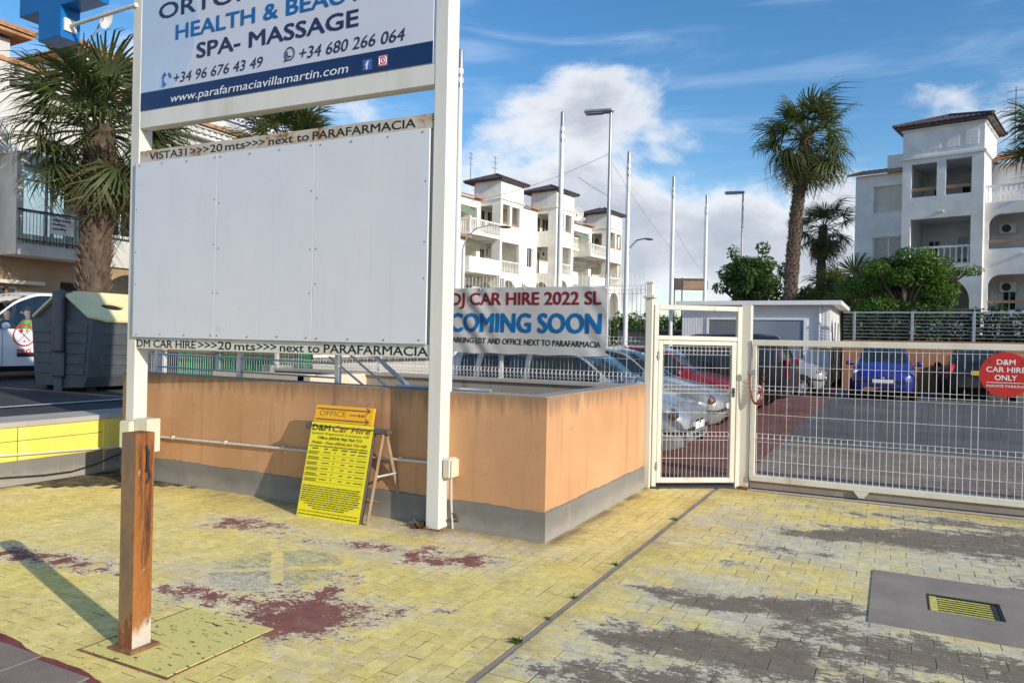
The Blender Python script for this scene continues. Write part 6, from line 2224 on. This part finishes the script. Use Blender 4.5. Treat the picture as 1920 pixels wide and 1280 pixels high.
# far board and pale yard wall
fb = thing('far_signboard', 'weathered dark signboard on two thin legs beyond the flagpoles', 'signboard', (-10.97, 44.9, 0), R(20))
MB().box(-.95, .95, -.04, .04, 4.85, 5.55, ch=.01).build('board', M['wood_dark'], fb)
MB().box(-.45, 1.0, -.06, -.042, 4.9, 5.4).build('faded_poster', M['wood'], fb)
for x in (-.95, -.5, .9):
    MB().cyl((x, .07, 0), (x, .07, 5.6), .04, n=6).build('leg', M['dark_steel'], fb)
yw = thing('yard_wall', 'pale grey block wall closing the far end of the car park', 'wall', (-14, 40.5, 0))
MB().box(0, 12, 0, .25, .3, 2.2).box(0, 12, -.03, .28, 2.2, 2.28).build('wall_body', M['cement_top'], yw)
mb = MB()
yf_ = thing('yard_railing', 'dark railing with upright bars beyond the cabin roof', 'fence', (-11.2, 47.0, 2.4))
for i in range(26):
    mb.cyl((i * .2, 0, 0), (i * .2, 0, 1.6), .02, n=4)
mb.box(0, 5.2, -.02, .02, 1.3, 1.35)
mb.build('bars', M['iron'], yf_)

# ================================================================ VEGETATION
def palm_leaf_mesh(seed, R0=1.0, dead=False, droop=.5):
    """fan leaf: petiole along +x, then a fan of pleated blades with hanging tips; unit size"""
    g = random.Random(seed)
    mb = MB()
    pet = .95 if not dead else .6
    pts = [(0, 0, 0), (pet * .5, 0, -.02), (pet, 0, -.10 * (1 + droop))]
    mb.tube(pts, [.030, .020, .014], 4, False)
    c = Vector(pts[-1])
    n = 34 if not dead else 20
    for i in range(n):
        a = R(-118 + 236 * i / (n - 1) + g.uniform(-3, 3))
        l = (.95 - .25 * abs(a) / R(118)) * g.uniform(.88, 1.1) * (1 if not dead else .8)
        d = Vector((math.cos(a), math.sin(a), 0))
        s = Vector((-d.y, d.x, 0))
        fold = .03 * (1 if i % 2 else -1)
        w0, w1 = .010, l * .030
        dr = droop * g.uniform(.7, 2.0)
        p1 = c + d * l * g.uniform(.42, .55) + Vector((0, 0, fold - .05 * dr))
        p2 = c + d * l * .84 + Vector((0, 0, -.22 * dr))
        p3 = c + d * l * (.93 if not dead else .8) + Vector((0, 0, -.62 * dr * g.uniform(.6, 1.3)))
        mb.add([c - s * w0, c + s * w0, p1 + s * w1, p1 - s * w1, p2 + s * w1 * .55, p2 - s * w1 * .55, p3], [(0, 1, 2, 3), (3, 2, 4, 5), (5, 4, 6)])
    return mb


LEAVES = [palm_leaf_mesh(i, droop=.35 + .22 * (i % 4)).mesh('palm_leaf', M['palm_leaf'], True, 60) for i in range(6)]
DEAD = [palm_leaf_mesh(50 + i, dead=True, droop=1.3).mesh('dead_palm_leaf', M['palm_dead'], True, 60) for i in range(3)]


def palm(label, loc, h, r_base, r_top, leaf_len, n, name='fan_palm', lean=(0, 0), seed=1, boots=True, ndead=12, low=-55):
    g = random.Random(seed)
    t = thing(name, label, 'palm tree', loc, 0, 'fan palms')
    pts, rad = [], []
    for i in range(15):
        k = i / 14
        pts.append((lean[0] * k * k, lean[1] * k * k, h * k))
        rad.append(r_base + (r_top - r_base) * k + (.16 * r_base * math.exp(-k * 9)))
    tr = MB().tube(pts, rad, 14).build('trunk', M['trunk'], t, True, 80)
    # leaf-base stubs
    mb = MB()
    nb = int(h * (70 if boots else 12))
    for i in range(nb):
        k = (i + .5) / nb
        a = i * 2.39996 + g.uniform(-.2, .2)
        rr = (r_base + (r_top - r_base) * k) * .96
        c = Vector((lean[0] * k * k, lean[1] * k * k, h * k))
        d = Vector((math.cos(a), math.sin(a), 0))
        s = Vector((-d.y, d.x, 0))
        w = .038 * (1.2 if boots else .8) * (r_base / .4) ** .5
        L = g.uniform(.05, .15) * (1 if boots else .5) * (r_base / .4) ** .5
        b = c + d * rr
        up = Vector((0, 0, 1))
        mb.add([b - s * w - up * .09, b + s * w - up * .09, b + s * w + up * .04, b - s * w + up * .04, b + d * L + up * (.10 + L * .5) - s * w * .6, b + d * L + up * (.10 + L * .5) + s * w * .6],
               [(0, 1, 5, 4), (3, 4, 5, 2), (0, 4, 3), (1, 2, 5)])
    mb.build('leaf_stubs', M['trunk'], tr)
    top = Vector((lean[0], lean[1], h))
    for i in range(n + ndead):
        dead = i >= n
        if dead:
            a = g.uniform(0, 2 * math.pi)
            el = R(g.uniform(-82, -58))
            me = DEAD[i % 3]
            sc = leaf_len * g.uniform(.42, .60)
        else:
            k = (i + .5) / n
            a = i * 2.39996 + g.uniform(-.25, .25)
            el = R(86 + (low - 86) * k ** .85 + g.uniform(-7, 7))
            me = LEAVES[g.randrange(6)]
            sc = leaf_len * g.uniform(.38, .62)
        o = link('dead_palm_leaf' if dead else 'palm_leaf', me, t)
        o.location = top + Vector((math.cos(a) * r_top * .5, math.sin(a) * r_top * .5, -.25 * (1 if dead else (i / n)) - (.2 if dead else 0)))
        o.rotation_euler = (Matrix.Rotation(a, 3, 'Z') @ Matrix.Rotation(-el, 3, 'Y') @ Matrix.Rotation(g.uniform(-.5, .5), 3, 'X')).to_euler()
        o.scale = (sc, sc, sc)
    return t


palm('stout shaggy fan palm in front of the left street building', (-18.15, 12.05, .6), 6.2, .37, .33, 2.4, 56, lean=(.15, .0), seed=4, ndead=10, low=-55)
palm('tall fan palm with a slightly bent trunk right of the round tree', (-4.15, 34.95, 1.8), 9.1, .29, .21, 2.3, 46, lean=(.55, .1), seed=7, ndead=24, low=-64)
palm('shorter fan palm with a slim trunk beyond the tall one', (-3.95, 47.4, 2.4), 6.3, .26, .20, 2.1, 32, lean=(.1, 0), seed=9, ndead=14, low=-60)
palm('fan palm half cut by the right picture edge', (5.65, 35.6, 2.4), 7.7, .34, .26, 2.15, 38, lean=(.0, 0), seed=12, ndead=12, low=-60)
palm('fan palm tip rising between the billboard beam and the strip', (-17.4, 18.1, .6), 6.9, .40, .34, 2.2, 40, seed=15, ndead=12)
palm('low fan palm with spread leaves left of the bushy tree', (-1.75, 36.6, 2.0), 1.9, .28, .24, 2.3, 26, seed=21, ndead=6, low=-40)


def foliage(mb, blobs, n, size, g, flat=.35):
    """leaf-sized faces through the volume of a set of ellipsoids, denser near their skins"""
    tot = sum(b[3] * b[4] * b[5] for b in blobs)
    for b in blobs:
        k = int(n * b[3] * b[4] * b[5] / tot)
        for _ in range(k):
            while True:
                p = Vector((g.uniform(-1, 1), g.uniform(-1, 1), g.uniform(-1, 1)))
                if .25 < p.length < 1:
                    break
            p = p * (p.length ** -.45)
            if p.length > 1:
                p.normalize()
            p *= g.uniform(.90, 1.08)
            c = Vector((b[0] + p.x * b[3], b[1] + p.y * b[4], b[2] + p.z * b[5]))
            nrm = (p + Vector((g.uniform(-1, 1), g.uniform(-1, 1), g.uniform(-.3, 1.2)))).normalized()
            u = nrm.cross(Vector((g.uniform(-1, 1), g.uniform(-1, 1), g.uniform(-1, 1)))).normalized()
            v = nrm.cross(u)
            s = size * g.uniform(.6, 1.35)
            mb.add([c - u * s, c + v * s * .45, c + u * s, c - v * s * .45], [(0, 1, 2, 3)])


def tree(label, loc, trunk_h, r, blobs, n, size, mat, name='broadleaf_tree', seed=1, cat='tree'):
    g = random.Random(seed)
    t = thing(name, label, cat, loc)
    mb = MB()
    mb.tube([(0, 0, 0), (.05 * r, .02, trunk_h * .5), (0, 0, trunk_h)], [r * 1.3, r, r * .8], 9)
    for b in blobs:
        e = Vector((b[0], b[1], b[2]))
        mid_ = Vector((b[0] * .45, b[1] * .45, trunk_h + (b[2] - trunk_h) * .4))
        mb.tube([(0, 0, trunk_h * .85), mid_, e], [r * .6, r * .38, r * .12], 6)
        for _ in range(5):
            q = e + Vector((g.uniform(-1, 1) * b[3], g.uniform(-1, 1) * b[4], g.uniform(-.6, 1) * b[5])) * .8
            mb.tube([mid_.lerp(e, g.uniform(.3, 1)), q], [r * .16, r * .05], 4, False)
    mb.build('trunk', M['bark'], t, True, 60)
    mb = MB()
    foliage(mb, blobs, n, size, g)
    mb.build('crown', M[mat], t)
    return t


def lumpy(cx, cz, rx, ry, rz, k, g, s=.42):
    out = []
    for i in range(k):
        a = g.uniform(0, 2 * math.pi)
        q = g.uniform(.25, .78)
        zz = g.uniform(-.75, .8)
        f = math.sqrt(max(.1, 1 - zz * zz))
        out.append((cx + math.cos(a) * rx * q * f, math.sin(a) * ry * q * f, cz + zz * rz * .72, rx * g.uniform(s * .6, s * 1.1), ry * g.uniform(s * .6, s * 1.1), rz * g.uniform(s * .6, s * 1.05)))
    return out


g1 = random.Random(3)
tree('round glossy green tree beside the tall palm trunk', (-6.15, 37.3, 1.2), 2.0, .14, lumpy(0, 3.5, 1.6, 1.5, 1.5, 44, g1, .34) + [(-1.5, 0, 3.2, .4, .4, .3), (1.45, 0, 4.0, .35, .4, .4), (-.9, 0, 4.9, .3, .3, .4), (.5, 0, 5.1, .35, .3, .35), (1.5, 0, 2.7, .35, .3, .3)], 11000, .092, 'leaf', seed=5)
g2 = random.Random(8)
tree('broad bright green tree in front of the right apartment block', (.35, 33.8, 1.75), 1.2, .17, lumpy(.1, 2.55, 2.3, 1.5, 1.35, 48, g2, .30) + [(2.2, -.2, 2.9, .5, .4, .22), (-2.1, 0, 2.2, .5, .5, .5), (-2.0, .1, 1.2, .45, .4, .5), (.3, 0, 3.6, .8, .6, .35), (-.9, -.5, 1.5, .8, .6, .5), (.5, -.6, 1.3, .8, .5, .45), (1.2, -.3, 1.7, .6, .5, .4), (-1.5, -.3, 1.3, .6, .5, .5)], 20000, .068, 'leaf_bright', seed=6)
g3 = random.Random(14)
tree('dark dense evergreen behind the cabin roof, right of the palm trunk', (-2.8, 41.0, 2.0), 1.2, .2, lumpy(0, 2.0, 2.7, 1.8, 1.6, 24, g3, .45), 8500, .13, 'leaf_dark', 'evergreen_tree', 9)
g3 = random.Random(19)
tree('small dark shrub tree left of the round green tree', (-8.9, 44.0, 1.4), 1.2, .12, lumpy(0, 1.9, 1.6, 1.2, .9, 12, g3, .45), 3000, .12, 'leaf_dark', 'evergreen_tree', 19)


def hedge(label, x0, x1, y, z0, h, d, n, size, mat, seed, name='hedge'):
    g = random.Random(seed)
    t = thing(name, label, 'hedge', ((x0 + x1) / 2, y, z0))
    w = (x1 - x0) / 2
    bl = []
    k = max(3, int(2 * w / .55))
    for i in range(k):
        x = -w + 2 * w * (i + .5) / k
        bl.append((x, g.uniform(-.1, .1), h * .5, .42, d * .5, h * g.uniform(.42, .58)))
    mb = MB()
    foliage(mb, bl, n, size, g)
    mb.build('foliage', M[mat], t)
    mb = MB()
    for b in bl:
        mb.tube([(b[0], 0, 0), (b[0] + .1, b[1], h * .6)], [.03, .012], 5)
    mb.build('stems', M['bark'], t)


hedge('dark hedge behind the rail fence, left part below the broad tree', -1.5, 3.9, 29.0, 1.5, 1.55, 1.0, 7000, .075, 'leaf_dark', 31)
hedge('lighter hedge behind the rail fence at the right edge', 4.0, 9.0, 29.2, 1.5, 1.45, 1.0, 6000, .075, 'leaf_dark', 33)
hedge('loose yellow-green bushes beyond the fence left of the gate post', -15.5, -10.2, 44, 1.2, 2.2, 1.6, 4500, .12, 'leaf_bright', 35, 'bush_row')
hedge('far line of dark bushes on the horizon behind the yard wall', -30, -9, 62, .8, 3.0, 2.0, 6500, .2, 'leaf_dark', 37, 'bush_row')
hedge('far line of bushes behind the right apartments', -9, -3, 60, 2.2, 3.2, 2.0, 3000, .2, 'leaf_dark', 39, 'bush_row')
for o in bpy.data.objects:
    if o.parent and o.name.split('.')[0] in ('corbels', 'bars', 'balcony_railing', 'window_railing', 'shutter_slats', 'leaf_stubs', 'blue_tile_band', 'price_table', 'small_print'):
        o['kind'] = 'stuff'
